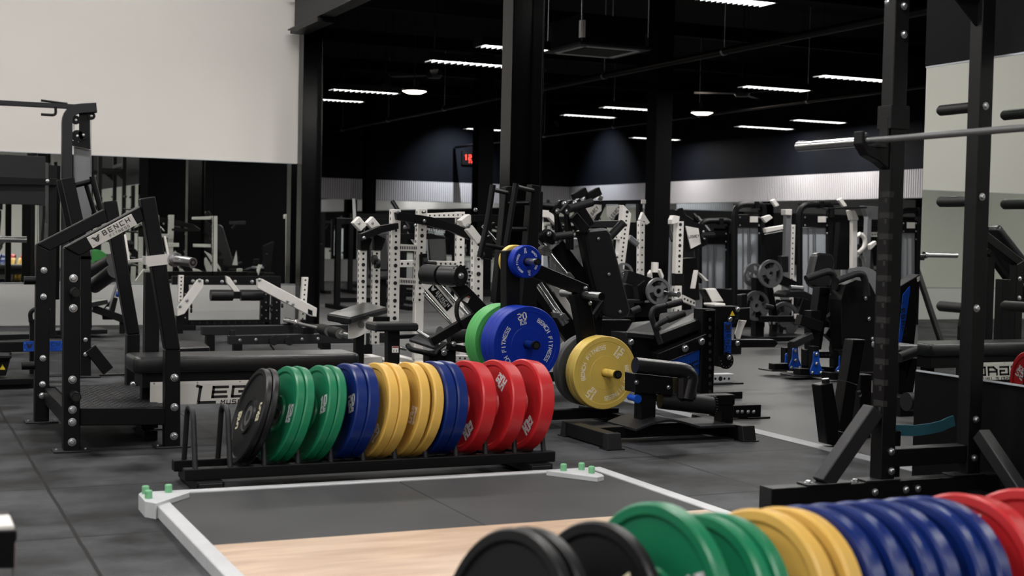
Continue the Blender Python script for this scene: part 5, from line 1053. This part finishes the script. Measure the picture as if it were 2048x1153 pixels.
k.bar('loading_arm', (1250, 553), (1330, 580), .12, .08, .1); k.poly('machine_body', [(1268, 606), (1330, 604), (1335, 680), (1270, 680)], .2, .3); k.poly('arm_bracket', [(1275, 572), (1290, 560), (1300, 600), (1280, 604)], .0, .1); k.poly('side_shroud', [(1248, 600), (1290, 600), (1290, 607), (1248, 607)], .0, .1, 'charcoal')
G = 'iron discs on the arm behind the incline bench'; k.plate((1316, 583), 'iron grip disc hanging on the loading arm', .125, .03, 'iron', -.02, 4, .042, G); k.peg('plate_horn', (1322, 586), .32, .025, 0, 'steel')
c = k.P((1300, 690)); mb = MB('black'); mb.b(c.x-.3, c.x+.3, k.Y+.2, k.Y+.4, 0, .4); k.t.p('base_frame', mb)
# ------------------------------------------------------------------ glute / leg machine with blue panel
k = Kit('incline_leg_machine', 'low black leg machine with padded incline, grab handles and a blue name panel', 'leg machine', 1415, 800)
k.poly('front_mast', [(1405, 618), (1432, 619), (1427, 798), (1399, 798)], 0, .12); o = k.poly('mast_face', [(1411, 621), (1431, 621), (1426, 790), (1405, 790)], -.004, .004, 'black_gloss')
mb = MB('hole')
for y in range(640, 790, 16): c = k.P((1420, y), -.006); mb.cyl(c, c+V((0, .003, 0)), .013, n=12)
k.t.p('adjustment_holes', mb, o)
k.poly('sloping_beam', [(1316, 708), (1413, 668), (1408, 694), (1336, 724), (1316, 722)], -.02, .1); o = k.poly('blue_name_panel', [(1334, 725), (1405, 697), (1403, 748), (1385, 756), (1330, 779)], .02, .008, 'blue_metal', .001)
M = axes(k.P((1372, 738), .0175), (1, 0, .38), (-.38, 0, 1)); mb = MB('print_black'); legacy(mb, M@Matrix.Translation((-.045, 0, 0)), .036); chevron(mb, M@Matrix.Translation((.09, .12, 0)), .035); k.t.p('wordmark', mb, o); k.bolts([(1370, 710), (1404, 748), (1404, 698)], .018, .005)
k.bolts([(1370, 697), (1403, 683)], -.025, .026)
def slab(name, pts, th, m): 
    mb = MB(m); Q = [k.P((x, y), d) for x, y, d in pts]; n = (Q[1]-Q[0]).cross(Q[-1]-Q[0]).normalized(); n = n if n.z > 0 else -n; mb.prism([q-n*th for q in Q], n*th); return k.t.p(name, mb, bev=.012)
slab('incline_pad', [(1313, 669, .05), (1405, 634, .05), (1405, 616, .42), (1318, 627, .6)], .09, 'vinyl'); slab('lower_pad', [(1252, 662, .1), (1310, 668, .05), (1312, 640, .5), (1262, 645, .5)], .05, 'vinyl')
k.poly('machine_body', [(1262, 668), (1316, 670), (1400, 640), (1400, 664), (1316, 708), (1316, 742), (1264, 744)], .1, .3); k.bolts([(1262, 684)], .09, .022)
k.tube('grab_handle', [(1321, 688, -.02), (1302, 632, -.02), (1306, 618, -.02), (1362, 604, -.02)], .020, -.06, 'charcoal', .07); k.tube('grab_handle', [(1318, 660, -.1), (1312, 652, -.1), (1330, 642, -.1), (1367, 627, -.1)], .020, -.06, 'charcoal', .07); k.tube('handle_grip', [(1332, 612, -.02), (1363, 604, -.02)], .025, -.06, 'foam'); k.tube('handle_grip', [(1336, 640, -.1), (1368, 627, -.1)], .025, -.06, 'foam')
k.poly('rear_mast', [(1427, 613), (1478, 613), (1478, 625), (1464, 650), (1463, 728), (1440, 735), (1436, 650), (1427, 640)], .2, .1); o = k.poly('blue_name_strip', [(1449, 645), (1464, 645), (1462, 708), (1448, 708)], .19, .008, 'blue_metal', .001); M = axes(k.P((1457, 684), .186), (0, 0, -1), (1, 0, 0)); mb = MB('print_black'); text(mb, 'BENCH', M, .026, .026, .005); text(mb, 'FITNESS', M@Matrix.Translation((0, -.032, 0)), .014, .018, .003); chevron(mb, axes(k.P((1456, 655), .186), (1, 0, 0), (0, 0, 1)), .05); k.t.p('strip_lettering', mb, o)
mb = MB('warn_yellow'); mb.prism([k.P(q, .197) for q in ((1460, 632), (1470, 632), (1465, 622))], (0, .002, 0)); k.t.p('warning_triangle', mb); c = k.P((1453, 722), .19); mb = MB('black'); mb.cyl(c, c+V((0, .02, 0)), .062, n=28); o = k.t.p('cam_disc', mb); mb = MB('steel')
for i in range(7): a = PI+i*PI/6; q = c+V((.048*math.cos(a), -.001, .048*math.sin(a))); mb.cyl(q, q+V((0, .004, 0)), .005, n=8)
k.t.p('cam_holes', mb, o); k.bolts([(1475, 619), (1460, 639), (1458, 715), (1475, 687)], .185, .02); k.poly('swing_beam', [(1463, 680), (1550, 680), (1557, 687), (1550, 695), (1463, 696)], .35, .08); k.poly('roller_stub', [(1478, 618), (1500, 616), (1500, 640), (1478, 640)], .5, .08); k.poly('black_post', [(1483, 590), (1495, 588), (1494, 640), (1483, 640)], .7, .07)
k.poly('white_side_plate', [(1478, 640), (1494, 642), (1486, 660), (1478, 690), (1470, 668)], .6, .01, 'white')
c = k.P((1410, 798)); mb = MB('black'); mb.b(c.x-.5, c.x+.32, k.Y, k.Y+.12, 0, .05); k.t.p('base_beam', mb); a = Zp(1350, 768); mb = MB('rail_white'); q = Zp(1468, 768); mb.b(a.x, q.x, q.y, q.y+.09, .01, Yp(1440, 749, q.y).z); o = k.t.p('white_base_runner', mb); mb = MB('foam')
for x in (1357, 1400, 1431, 1441, 1449, 1458): cc = Yp(x, 758, q.y-.001); mb.cyl(cc, cc+V((0, .003, 0)), .019 if x == 1441 else .010, n=14)
k.t.p('runner_holes', mb, o); mb = MB('black'); mb.b(a.x, q.x+.06, q.y-.05, q.y+.14, 0, .012); k.t.p('runner_foot_plate', mb)
mb = MB('black'); a = Zp(1470, 836); q = Zp(1527, 836); mb.b(a.x-.2, q.x-.04, q.y-.03, q.y+.05, .01, .09); ok = k.t.p('front_base_runner', mb); mb = MB('black'); mb.b(q.x-.15, q.x+.02, q.y-.05, q.y+.08, 0, .012); k.t.p('runner_foot_plate', mb); k.t.bolts([Yp(x, 824, q.y-.03) for x in (1475, 1484, 1496, 1507)], (0, -1, 0), .012, ok)
# ------------------------------------------------------------------ white posts with name panel right of the square column
k = Kit('white_arm_machine', 'white perforated post machine with a pale name panel right of the square column', 'lever machine', 1365, 720, 11.8)
k.perf('front_upright', [(1354, 443), (1368, 443), (1365, 548), (1351, 548)], 0, .07, 'white', 10, False, (0, 2, 4, 6)); k.perf('lower_upright', [(1351, 572), (1364, 572), (1362, 710), (1349, 710)], 0, .07, 'white', 10); k.poly('tilted_head', [(1344, 440), (1348, 431), (1360, 433), (1358, 446), (1344, 449)], -.05, .08, 'white'); k.poly('black_joint', [(1350, 546), (1368, 546), (1368, 574), (1350, 574)], .01, .07)
k.poly('arm_shroud', [(1360, 437), (1410, 450), (1416, 470), (1415, 490), (1376, 505), (1368, 480)], .1, .06); o = k.poly('name_panel', [(1371, 452), (1397, 457), (1402, 488), (1382, 498)], .08, .015, 'white', 0); mb = MB('print_black'); text(mb, 'LEGACY', axes(k.P((1388, 473), .077), (1, 0, .1), (0, 0, 1)), .024, .012, .004); k.t.p('panel_lettering', mb, o)
k.rod('arm_tube', (1405, 471), (1428, 470), .026, .0, 'foam'); k.bolts([(1407, 464), (1409, 478)], .08, .014); k.poly('white_bracket', [(1392, 541), (1397, 541), (1391, 578), (1385, 578)], -.1, .05, 'white'); k.poly('white_bracket', [(1397, 545), (1403, 548), (1418, 562), (1412, 563)], -.1, .05, 'white'); k.poly('white_pillar', [(1389, 568), (1405, 568), (1405, 700), (1390, 700)], .5, .07, 'shroud'); k.poly('dark_mass', [(1368, 518), (1394, 516), (1400, 600), (1368, 604)], .3, .2); k.hperf('sloping_foot', [(1366, 590), (1391, 602), (1391, 614), (1366, 604)], .1, .05, 'white', 4)
k.poly('pale_back_pad', [(1410, 578), (1432, 577), (1449, 604), (1424, 606)], -.4, .07, 'white', .01); k.poly('pad_edge', [(1407, 580), (1411, 578), (1426, 607), (1424, 612)], -.42, .1, 'black'); k.poly('pale_seat', [(1428, 608), (1452, 607), (1452, 614), (1430, 614)], -.6, .2, 'white', .01); k.poly('seat_support', [(1430, 614), (1450, 614), (1450, 640), (1430, 640)], -.5, .1); k.poly('white_strut', [(1299, 548), (1304, 540), (1308, 578), (1300, 578)], -.2, .05, 'white'); k.rod('white_cap', (1310, 525), (1309, 545), .035, -.3, 'white'); k.poly('pale_strut', [(1318, 540), (1322, 538), (1328, 552), (1326, 560)], -.2, .05, 'white')
k.poly('top_linkage', [(1355, 420), (1366, 416), (1372, 430), (1388, 440), (1380, 448), (1360, 440)], .5, .06); c = k.P((1400, 712), .3); mb = MB('black'); mb.b(c.x-.4, c.x+.3, k.Y, k.Y+.6, 0, .08); k.t.p('base_frame', mb)
# ------------------------------------------------------------------ selector towers
def tower(label, x0, x1, yt, yb, py, dz=0, lab=True):
    k = Kit('selector_tower', label, 'cable machine', (x0+x1)/2, py); mb = MB('charcoal')
    W_ = .07; a = k.P((x0+5, 600)); 
    k.tube('round_top_frame', [(x0+6, py-8), (x0+6, yt+5), (x1-5, yt+4), (x1-5, yt+30)], .042, 0, 'black', .16)
    k.poly('right_upright', [(x1-10, yt+15), (x1-2, yt+15), (x1-3, py-6), (x1-11, py-6)], 0, .07); k.poly('head_box', [(x0+12, yt+24), (x1-10, yt+24), (x1-10, yt+50), (x0+12, yt+50)], .02, .06)
    if lab: k.poly('instruction_card', [(x1-32, yt+28), (x1-16, yt+28), (x1-16, yt+40), (x1-32, yt+40)], .014, .005, 'sign_grey', 0)
    k.poly('weight_shroud', [(x0+12, yt+50), (x1-12, yt+50), (x1-12, yb), (x0+12, yb)], .08, .02, 'frost'); 
    for x in (x0+24, x0+34, x0+38): k.rod('guide_rod', (x, yt+52), (x, yb-2), .009, .07, 'steel')
    k.poly('weight_stack', [(x0+20, yb-40), (x0+44, yb-40), (x0+44, yb), (x0+20, yb)], .12, .1); k.bolts([(x0+17, yt+30), (x1-14, yt+30), (x0+17, yt+46), (x1-14, yt+46), (x1-14, yt+62)], .01, .012); k.poly('base_box', [(x0+2, yb), (x1-2, yb), (x1-2, py), (x0+2, py)], 0, .4); k.poly('top_plate', [(x0+20, yt+2), (x1+20, yt+2), (x1+20, yt+5), (x0+20, yt+5)], .1, .2); k.poly('pulley_box', [(x0+48, yt-2), (x0+56, yt-2), (x0+56, yt+12), (x0+48, yt+12)], -.05, .1)
    return k
k = tower('selector weight tower with frosted shroud behind the iron discs', 1463, 1532, 405, 580, 655)
k.poly('white_cross_link', [(1543, 402), (1550, 398), (1559, 411), (1552, 414)], -.1, .05, 'white')
k = tower('selector weight tower with rounded top left of the power rack', 1593, 1668, 405, 590, 655)
k.poly('white_cross_link', [(1677, 400), (1684, 396), (1695, 412), (1688, 414)], -.1, .05, 'white')
k = tower('selector weight tower partly hidden right of the power rack upright', 1790, 1846, 417, 560, 650)
tower('farther selector tower with curved top behind the white name panel', 1392, 1466, 438, 592, 648, 0, False)
k = Kit('white_cable_column', 'pair of tall white square columns behind the weight towers', 'cable machine', 1580, 660)
k.poly('white_column', [(1573, 422), (1584, 422), (1579, 600), (1568, 600)], 0, .07, 'shroud'); k.poly('column_head', [(1571, 419), (1584, 419), (1584, 431), (1571, 430)], -.02, .1, 'white'); k.perf('slotted_column', [(1582, 450), (1591, 450), (1586, 655), (1577, 655)], .2, .06, 'white', 20, False); k.poly('pale_arm', [(1530, 457), (1572, 450), (1570, 458), (1532, 466)], .4, .06, 'white'); k.poly('dark_linkage', [(1526, 470), (1570, 462), (1568, 530), (1528, 560)], .8, .1); k.poly('dark_pad', [(1562, 512), (1578, 512), (1578, 545), (1563, 545)], -.1, .08, 'vinyl', .01); k.poly('column_base', [(1560, 600), (1584, 600), (1584, 660), (1560, 660)], 0, .1, 'black')
k.poly('white_clip', [(1524, 435), (1540, 430), (1546, 436), (1532, 446)], .3, .05, 'white')
k = Kit('white_cable_column', 'white column with angled head and perforated rail beside the rack upright', 'cable machine', 1710, 660)
k.poly('white_column', [(1706, 436), (1715, 436), (1714, 560), (1705, 560)], 0, .07, 'white'); k.poly('column_head', [(1701, 421), (1710, 421), (1717, 436), (1717, 441), (1706, 441)], -.02, .1, 'white'); k.perf('slotted_column', [(1706, 560), (1716, 560), (1714, 650), (1704, 650)], 0, .06, 'white', 8, False); k.poly('grey_column', [(1736, 422), (1744, 422), (1740, 542), (1731, 542)], .2, .08, 'shroud'); k.hperf('perforated_rail', [(1716, 466), (1757, 465), (1757, 474), (1716, 474)], .3, .06, 'white', 9); k.tube('curved_rail', [(1718, 468, .2), (1730, 475, .2), (1730, 495, .2), (1716, 507, .2)], .03, 0, 'white', .1); k.poly('dark_linkage', [(1680, 445), (1704, 445), (1704, 540), (1672, 540)], .6, .1); k.poly('white_latch', [(1740, 490), (1752, 482), (1754, 488), (1742, 500)], -.1, .06, 'white'); k.poly('pulley_cluster', [(1728, 412), (1758, 414), (1758, 440), (1738, 440)], .2, .1, 'iron'); k.poly('column_base', [(1690, 640), (1745, 640), (1745, 660), (1690, 660)], .1, .3, 'black'); k.poly('dark_backing', [(1716, 540), (1757, 540), (1757, 650), (1716, 650)], .5, .1)
k.poly('top_rail', [(1655, 416), (1735, 414), (1735, 417), (1655, 419)], -.1, .1); k.tube('chrome_arm', [(1716, 512, -.1), (1726, 516, -.1), (1729, 540, -.1)], .02, 0, 'steel', .06)
# ------------------------------------------------------------------ plate-loaded machine with iron discs
k = Kit('plate_loaded_machine', 'black plate-loaded machine with stacks of iron discs at the far right', 'lever machine', 1520, 684)
k.poly('main_post', [(1512, 556), (1530, 556), (1528, 684), (1511, 684)], .1, .1); k.poly('main_beam', [(1522, 633), (1640, 633), (1640, 644), (1526, 645)], -.1, .1); k.poly('rear_post', [(1532, 568), (1545, 566), (1556, 632), (1545, 632)], .3, .08); k.bar('loading_arm', (1545, 553), (1588, 572), .10, .08, .0); k.rod('weight_horn', (1580, 576), (1605, 578), .03, -.1, 'steel', cap='black'); k.poly('seat_pad', [(1570, 590), (1582, 582), (1608, 582), (1641, 598), (1620, 600), (1600, 594), (1572, 596)], -.2, .25, 'vinyl', .01); k.bar('seat_post', (1608, 598), (1594, 640), .07, .06, -.25); k.bolts([(1548, 647), (1539, 647)], -.1, .016); k.rod('lower_horn', (1530, 613), (1545, 616), .03, -.3, 'foam')
G = 'iron discs on the far right machine'
k.plate((1541, 548), 'iron grip disc high on the far right machine', .155, .035, 'iron', -.25, 4, .045, G); k.plate((1508, 551), 'single iron disc half behind the front stack on the far machine', .14, .035, 'iron', .3, 1, .04, G); k.plate((1512, 612), 'iron disc low on the left horn of the far machine', .17, .035, 'iron', .05, 2, .06, G); k.plate((1568, 640), 'large iron disc under the seat of the far machine', .21, .035, 'iron', .5, 3, .06, G)
k.poly('support_leg', [(1545, 645), (1556, 645), (1554, 680), (1543, 680)], .1, .06, 'charcoal'); c = k.P((1540, 684), .2); mb = MB('black'); mb.b(c.x-.3, c.x+.6, k.Y, k.Y+.5, 0, .05); k.t.p('base_frame', mb); k.poly('white_tab', [(1589, 628), (1598, 628), (1598, 638), (1590, 638)], -.32, .01, 'white', 0)
# ------------------------------------------------------------------ seated machine with curved grips and blue feet
k = Kit('seated_press_machine', 'black seated machine with curved foam grips and bright blue foot brackets', 'lever machine', 1640, 750)
k.poly('back_pad', [(1632, 510), (1638, 506), (1666, 508), (1672, 525), (1662, 575), (1640, 580), (1624, 572), (1621, 560)], .3, .1, 'vinyl', .02); k.tube('foam_grip', [(1612, 558), (1652, 544), (1664, 545), (1670, 560), (1671, 580)], .030, -.1, 'foam', .1); k.tube('foam_grip', [(1674, 562), (1714, 547), (1726, 549), (1732, 570), (1733, 592)], .030, -.3, 'foam', .1)
mb = MB('black'); P_ = [(1690, 570), (1712, 560), (1740, 566), (1752, 590), (1757, 640), (1756, 700), (1746, 760), (1700, 760), (1684, 690), (1682, 600)]
k.poly('cam_housing', P_, -.2, .16, 'black'); mb = MB('shroud'); mb.tube([k.P(q, .02) for q in ((1700, 562), (1722, 558), (1742, 564), (1754, 586))], 0, .1, rect=(.22, .012), up=(0, 1, 0)); k.t.p('housing_top', mb); k.bolts([(1731, 597), (1738, 638), (1745, 678)], -.205, .018); k.poly('seat_post', [(1640, 575), (1662, 575), (1643, 700), (1622, 700)], .0, .1); k.poly('main_post', [(1622, 622), (1642, 622), (1640, 700), (1622, 700)], -.1, .1); k.bar('thigh_beam', (1596, 640), (1640, 654), .09, .08, -.1); k.poly('rear_post', [(1672, 590), (1690, 590), (1690, 745), (1672, 745)], .3, .1); k.bar('brace', (1650, 662), (1685, 694), .07, .07, .1); k.bar('brace', (1655, 640), (1684, 612), .06, .05, .2); k.rod('foot_roll', (1664, 698), (1695, 697), .045, .0, 'foam'); k.bar('front_strut', (1584, 690), (1622, 672), .06, .07, -.15, 'charcoal')
k.hperf('perforated_beam', [(1640, 704), (1688, 704), (1688, 717), (1640, 717)], .3, .07, 'black', 6, False, None)
for x, y0, y1, d in ((1591, 700, 742, -.05), (1633, 707, 752, -.35), (1697, 715, 762, -.6), (1577, 710, 735, .3), (1618, 712, 738, .1), (1684, 715, 750, -.2)):
    w1, w2 = 5.5, 12.5; k.poly('blue_foot_bracket', [(x-w1, y0), (x-w1+2, y0-3), (x+w1-2, y0-3), (x+w1, y0), (x+w1+1, y0+18), (x+w2, y1-10), (x+w2-1, y1-2), (x-w2+1, y1-2), (x-w2, y1-10), (x-w1-1, y0+18)], d, .012, 'blue_metal', .002); k.bolts([(x, y0+2), (x, y0+21), (x-w2+4, y1-6), (x+w2-4, y1-6)], d-.004, .016)
    k.poly('bracket_post', [(x-w1, y0-14), (x+w1, y0-14), (x+w1, y1-3), (x-w1, y1-3)], d+.012, .08, 'black')
k.poly('base_runner', [(1549, 728), (1580, 728), (1690, 738), (1690, 748), (1549, 741)], -.0, .09); k.poly('base_runner', [(1600, 738), (1650, 740), (1650, 752), (1600, 750)], -.3, .1); k.poly('base_runner', [(1658, 746), (1710, 748), (1710, 762), (1658, 760)], -.55, .1); k.poly('foot_plate', [(1543, 741), (1575, 741), (1575, 744), (1543, 744)], -.05, .2); k.poly('foot_plate', [(1588, 751), (1655, 753), (1655, 756), (1588, 754)], -.35, .2)
k.poly('support_upright', [(1615, 700), (1628, 700), (1628, 735), (1615, 735)], .0, .09); k.poly('rear_strut', [(1680, 745), (1757, 745), (1757, 770), (1690, 765)], -.5, .08)
# V shaped black struts with a capped end
a = Zp(1670, 896); Yv = a.y
k = Kit('strut_stand', 'two black square struts meeting in a V on the floor with a bolted pivot', 'machine part', 1670, 896)
k.poly('capped_strut', [(1640, 771), (1666, 766), (1683, 862), (1683, 895), (1654, 889)], 0, .08); k.rod('end_cap', (1652, 769), (1651, 759), .022, .04, 'foam', cap='steel'); k.poly('leaning_strut', [(1692, 762), (1716, 770), (1702, 868), (1690, 882), (1676, 866)], .05, .08); k.poly('pivot_plate', [(1676, 862), (1700, 868), (1704, 880), (1698, 886), (1680, 892)], -.01, .06); k.bolts([(1699, 877)], -.015, .02); k.poly('upright_strut', [(1722, 750), (1744, 750), (1742, 905), (1716, 905)], .25, .08); k.rod('pull_pin', (1713, 788), (1720, 786), .014, .0, 'foam'); k.bolts([(1720, 790)], .0, .012)
k.poly('upper_strut', [(1706, 680), (1732, 680), (1716, 772), (1692, 764)], .06, .08)
# machine right of the rack upright with long blue panel
k = Kit('tall_lever_machine', 'black machine with a long slanted blue name panel beside the mirror wall', 'lever machine', 1820, 790, 7.6)
k.poly('slanted_body', [(1797, 575), (1840, 549), (1848, 553), (1838, 600), (1826, 720), (1800, 800), (1797, 740)], .1, .1); o = k.poly('blue_name_panel', [(1806, 590), (1820, 573), (1821, 580), (1812, 640), (1800, 702), (1797, 690)], .09, .008, 'blue_metal', .001); mb = MB('print_black'); text(mb, 'LEGACY', axes(k.P((1807, 640), .086), (.16, 0, -1), (1, 0, .16)), .03, .026, .006); k.t.p('panel_lettering', mb, o); mb = MB('sign_grey'); mb.prism([k.P(q, .095) for q in ((1834, 556), (1841, 552), (1842, 561), (1835, 564))], (0, .003, 0)); k.t.p('sticker', mb)
k.poly('pale_seat', [(1798, 690), (1838, 690), (1838, 702), (1798, 702)], -.1, .3, 'shroud', .01); k.poly('seat_frame', [(1798, 702), (1838, 702), (1838, 716), (1798, 716)], -.05, .2); k.rod('thigh_roll', (1798, 716, -.1), (1836, 702, -.1), .035, -.1, 'foam'); k.poly('lower_body', [(1797, 716), (1838, 716), (1826, 790), (1797, 800)], .1, .2); k.rod('roller_end', (1812, 804), (1830, 804), .06, -.55, 'foam'); k.poly('base_frame', [(1800, 795), (1838, 795), (1838, 830), (1800, 835)], -.3, .5)
# blurred corner of a bench at the lower left edge
t = T('bench_corner', 'blurred pale-topped black block at the bottom left edge', 'bench', Zp(-5, 1290)); Yb = 3.45
mb = MB('black'); ypoly(mb, [(-60, 1064), (34, 1062), (34, 1082), (30, 1085), (29, 1138), (-60, 1140)], Yb, .25); t.p('bench_body', mb, bev=.004); mb = MB('white'); a = Yp(34, 1062, Yb); b = Yp(-60, 1064, Yb); mb.b(b.x, a.x-.005, Yb+.01, Yb+.14, a.z-.002, a.z+.012, .004); t.p('top_cap', mb); mb = MB('steel'); q = Yp(32, 1084, Yb); mb.b(q.x-.007, q.x, Yb+.01, Yb+.03, 0, q.z); t.p('bench_leg', mb); mb = MB('steel'); mb.b(b.x, b.x+.01, Yb+.01, Yb+.03, 0, q.z); t.p('bench_leg', mb)
# ------------------------------------------------------------------ further machines towards the far walls
def station(name, label, x, y, m='black', h=1.9, w=1.1, seed=0, rz=0):
    rd = random.Random(seed); t = T(name, label, 'gym machine', (x, y, 0)); d = .9
    for sx in (-1, 1):
        mb = MB(m); mb.b(x+sx*w/2-.04, x+sx*w/2+.04, y-.04, y+.04, .06, h); t.p('upright_post', mb); mb = MB('black'); mb.b(x+sx*w/2-.05, x+sx*w/2+.05, y-d/2, y+d/2, 0, .06); t.p('base_runner', mb)
    mb = MB(m); mb.b(x-w/2, x+w/2, y-.035, y+.035, h-.09, h); t.p('top_beam', mb); mb = MB('black'); mb.b(x-w/2, x+w/2, y-.03, y+.03, .1, .17); t.p('lower_beam', mb)
    mb = MB('frost' if seed % 2 else 'shroud'); mb.b(x-.16, x+.16, y+.06, y+.08, .35, h-.25); t.p('weight_shroud', mb); mb = MB('vinyl'); mb.pad(Matrix.Translation((x+.05, y-.45, .5)), .17, .2, .04); t.p('seat_pad', mb); mb = MB('black'); mb.b(x+.0, x+.1, y-.5, y-.42, 0, .46); t.p('seat_post', mb)
    mb = MB('vinyl'); mb.pad(Matrix.Translation((x+.05, y-.22, .85))@Matrix.Rotation(1.35, 4, 'X'), .15, .28, .035); t.p('back_pad', mb)
    a = rd.uniform(.9, 1.4)
    for sx in (-1, 1): mb = MB(m); mb.bar((x+sx*.3, y-.1, a+.3), (x+sx*.42, y-.55, a-.1), .05, .05); t.p('lever_arm', mb); mb = MB('foam'); mb.cyl((x+sx*.42, y-.55, a-.1), (x+sx*.28, y-.62, a-.12), .018, n=10); t.p('hand_grip', mb)
    mb = MB('steel'); mb.cyl((x-.08, y+.05, .4), (x-.08, y+.05, h-.1), .01, n=8); t.p('guide_rod', mb); mb = MB('steel'); mb.cyl((x+.08, y+.05, .4), (x+.08, y+.05, h-.1), .01, n=8); t.p('guide_rod', mb); return t
for i, (x, y, h, w, l) in enumerate([(6.6, 19.8, 1.35, 1.0, 'dark station seen just right of the left column'), (8.2, 21.5, 1.4, .9, 'dark station far behind the white rack'), (9.4, 19.0, 1.45, 1.2, 'dark station seen between the column and the ladder frame'),
  (10.6, 22.0, 1.5, 1.2, 'far dark station under the corner of the ribbed band'), (8.6, 25.0, 1.5, 1.3, 'far dark station behind the white rack top'), (11.8, 19.6, 1.5, 1.0, 'dark station right of the corner of the ribbed band'), (12.9, 21.5, 1.5, 1.2, 'dark far station near the far right wall'),
  (13.7, 17.5, 1.5, 1.1, 'dark station behind the first weight tower'), (6.8, 25.0, 1.5, 1.2, 'farthest dark station near the far wall')]):
    station('exercise_station', l, x, y, 'black', h, w, i)
# things left of the picture that the mirror on the right shows
station('exercise_station', 'dark station mirrored beside the power rack', -.9, 8.7, 'black', 2.0, 1.1, 20)
def incline_bench(x, y):
    t = T('incline_bench', 'black incline bench seen in the mirror behind the power rack', 'bench', (x, y, 0))
    mb = MB('vinyl'); mb.pad(Matrix.Translation((x, y, 1.0))@Matrix.Rotation(-.75, 4, 'Y'), .45, .15, .035); t.p('back_pad', mb); mb = MB('vinyl'); mb.pad(Matrix.Translation((x-.52, y, .55)), .18, .15, .035); t.p('seat_pad', mb)
    mb = MB('black'); mb.bar((x-.6, y, .2), (x+.3, y, 1.1), .06, .06); t.p('spine_beam', mb); mb = MB('black'); mb.b(x-.7, x+.4, y-.04, y+.04, 0, .08); t.p('base_beam', mb); mb = MB('black'); mb.b(x+.25, x+.32, y-.035, y+.035, .08, 1.05); t.p('rear_post', mb); mb = MB('black'); mb.b(x-.55, x-.48, y-.035, y+.035, .08, .52); t.p('front_post', mb)
incline_bench(.15, 9.2)
def bar_rack(x, y):
    t = T('bench_press_rack', 'black rack frame with rollers seen only in the mirror', 'rack machine', (x, y, 0))
    for dx in (-.6, .6):
        mb = MB('black'); mb.b(x+dx-.035, x+dx+.035, y-.035, y+.035, .06, 1.5); t.p('upright_post', mb); mb = MB('black'); mb.b(x+dx-.04, x+dx+.04, y-.6, y+.5, 0, .07); t.p('base_runner', mb); mb = MB('black'); mb.bar((x+dx, y-.5, .08), (x+dx, y-.05, .9), .05, .05); t.p('diagonal_strut', mb)
        mb = MB('black'); mb.b(x+dx-.03, x+dx+.03, y-.14, y-.035, .98, 1.02); t.p('bar_cup', mb)
    for z in (.3, 1.45): mb = MB('black'); mb.b(x-.565, x+.565, y-.03, y+.03, z, z+.06); t.p('cross_beam', mb)
    t2 = T('barbell', 'barbell on the black rack seen only in the mirror', 'barbell', (x, y-.09, 1.035)); mb = MB('steel'); mb.cyl((x-.66, y-.09, 1.035), (x+.66, y-.09, 1.035), .014, n=12); t2.p('bar_shaft', mb)
    for s in (-1, 1): mb = MB('chrome'); mb.cyl((x+s*.68, y-.09, 1.035), (x+s*1.1, y-.09, 1.035), .025, n=16); mb.cyl((x+s*.66, y-.09, 1.035), (x+s*.69, y-.09, 1.035), .037, n=16); t2.p('sleeve', mb)
bar_rack(-.1, 11.5)
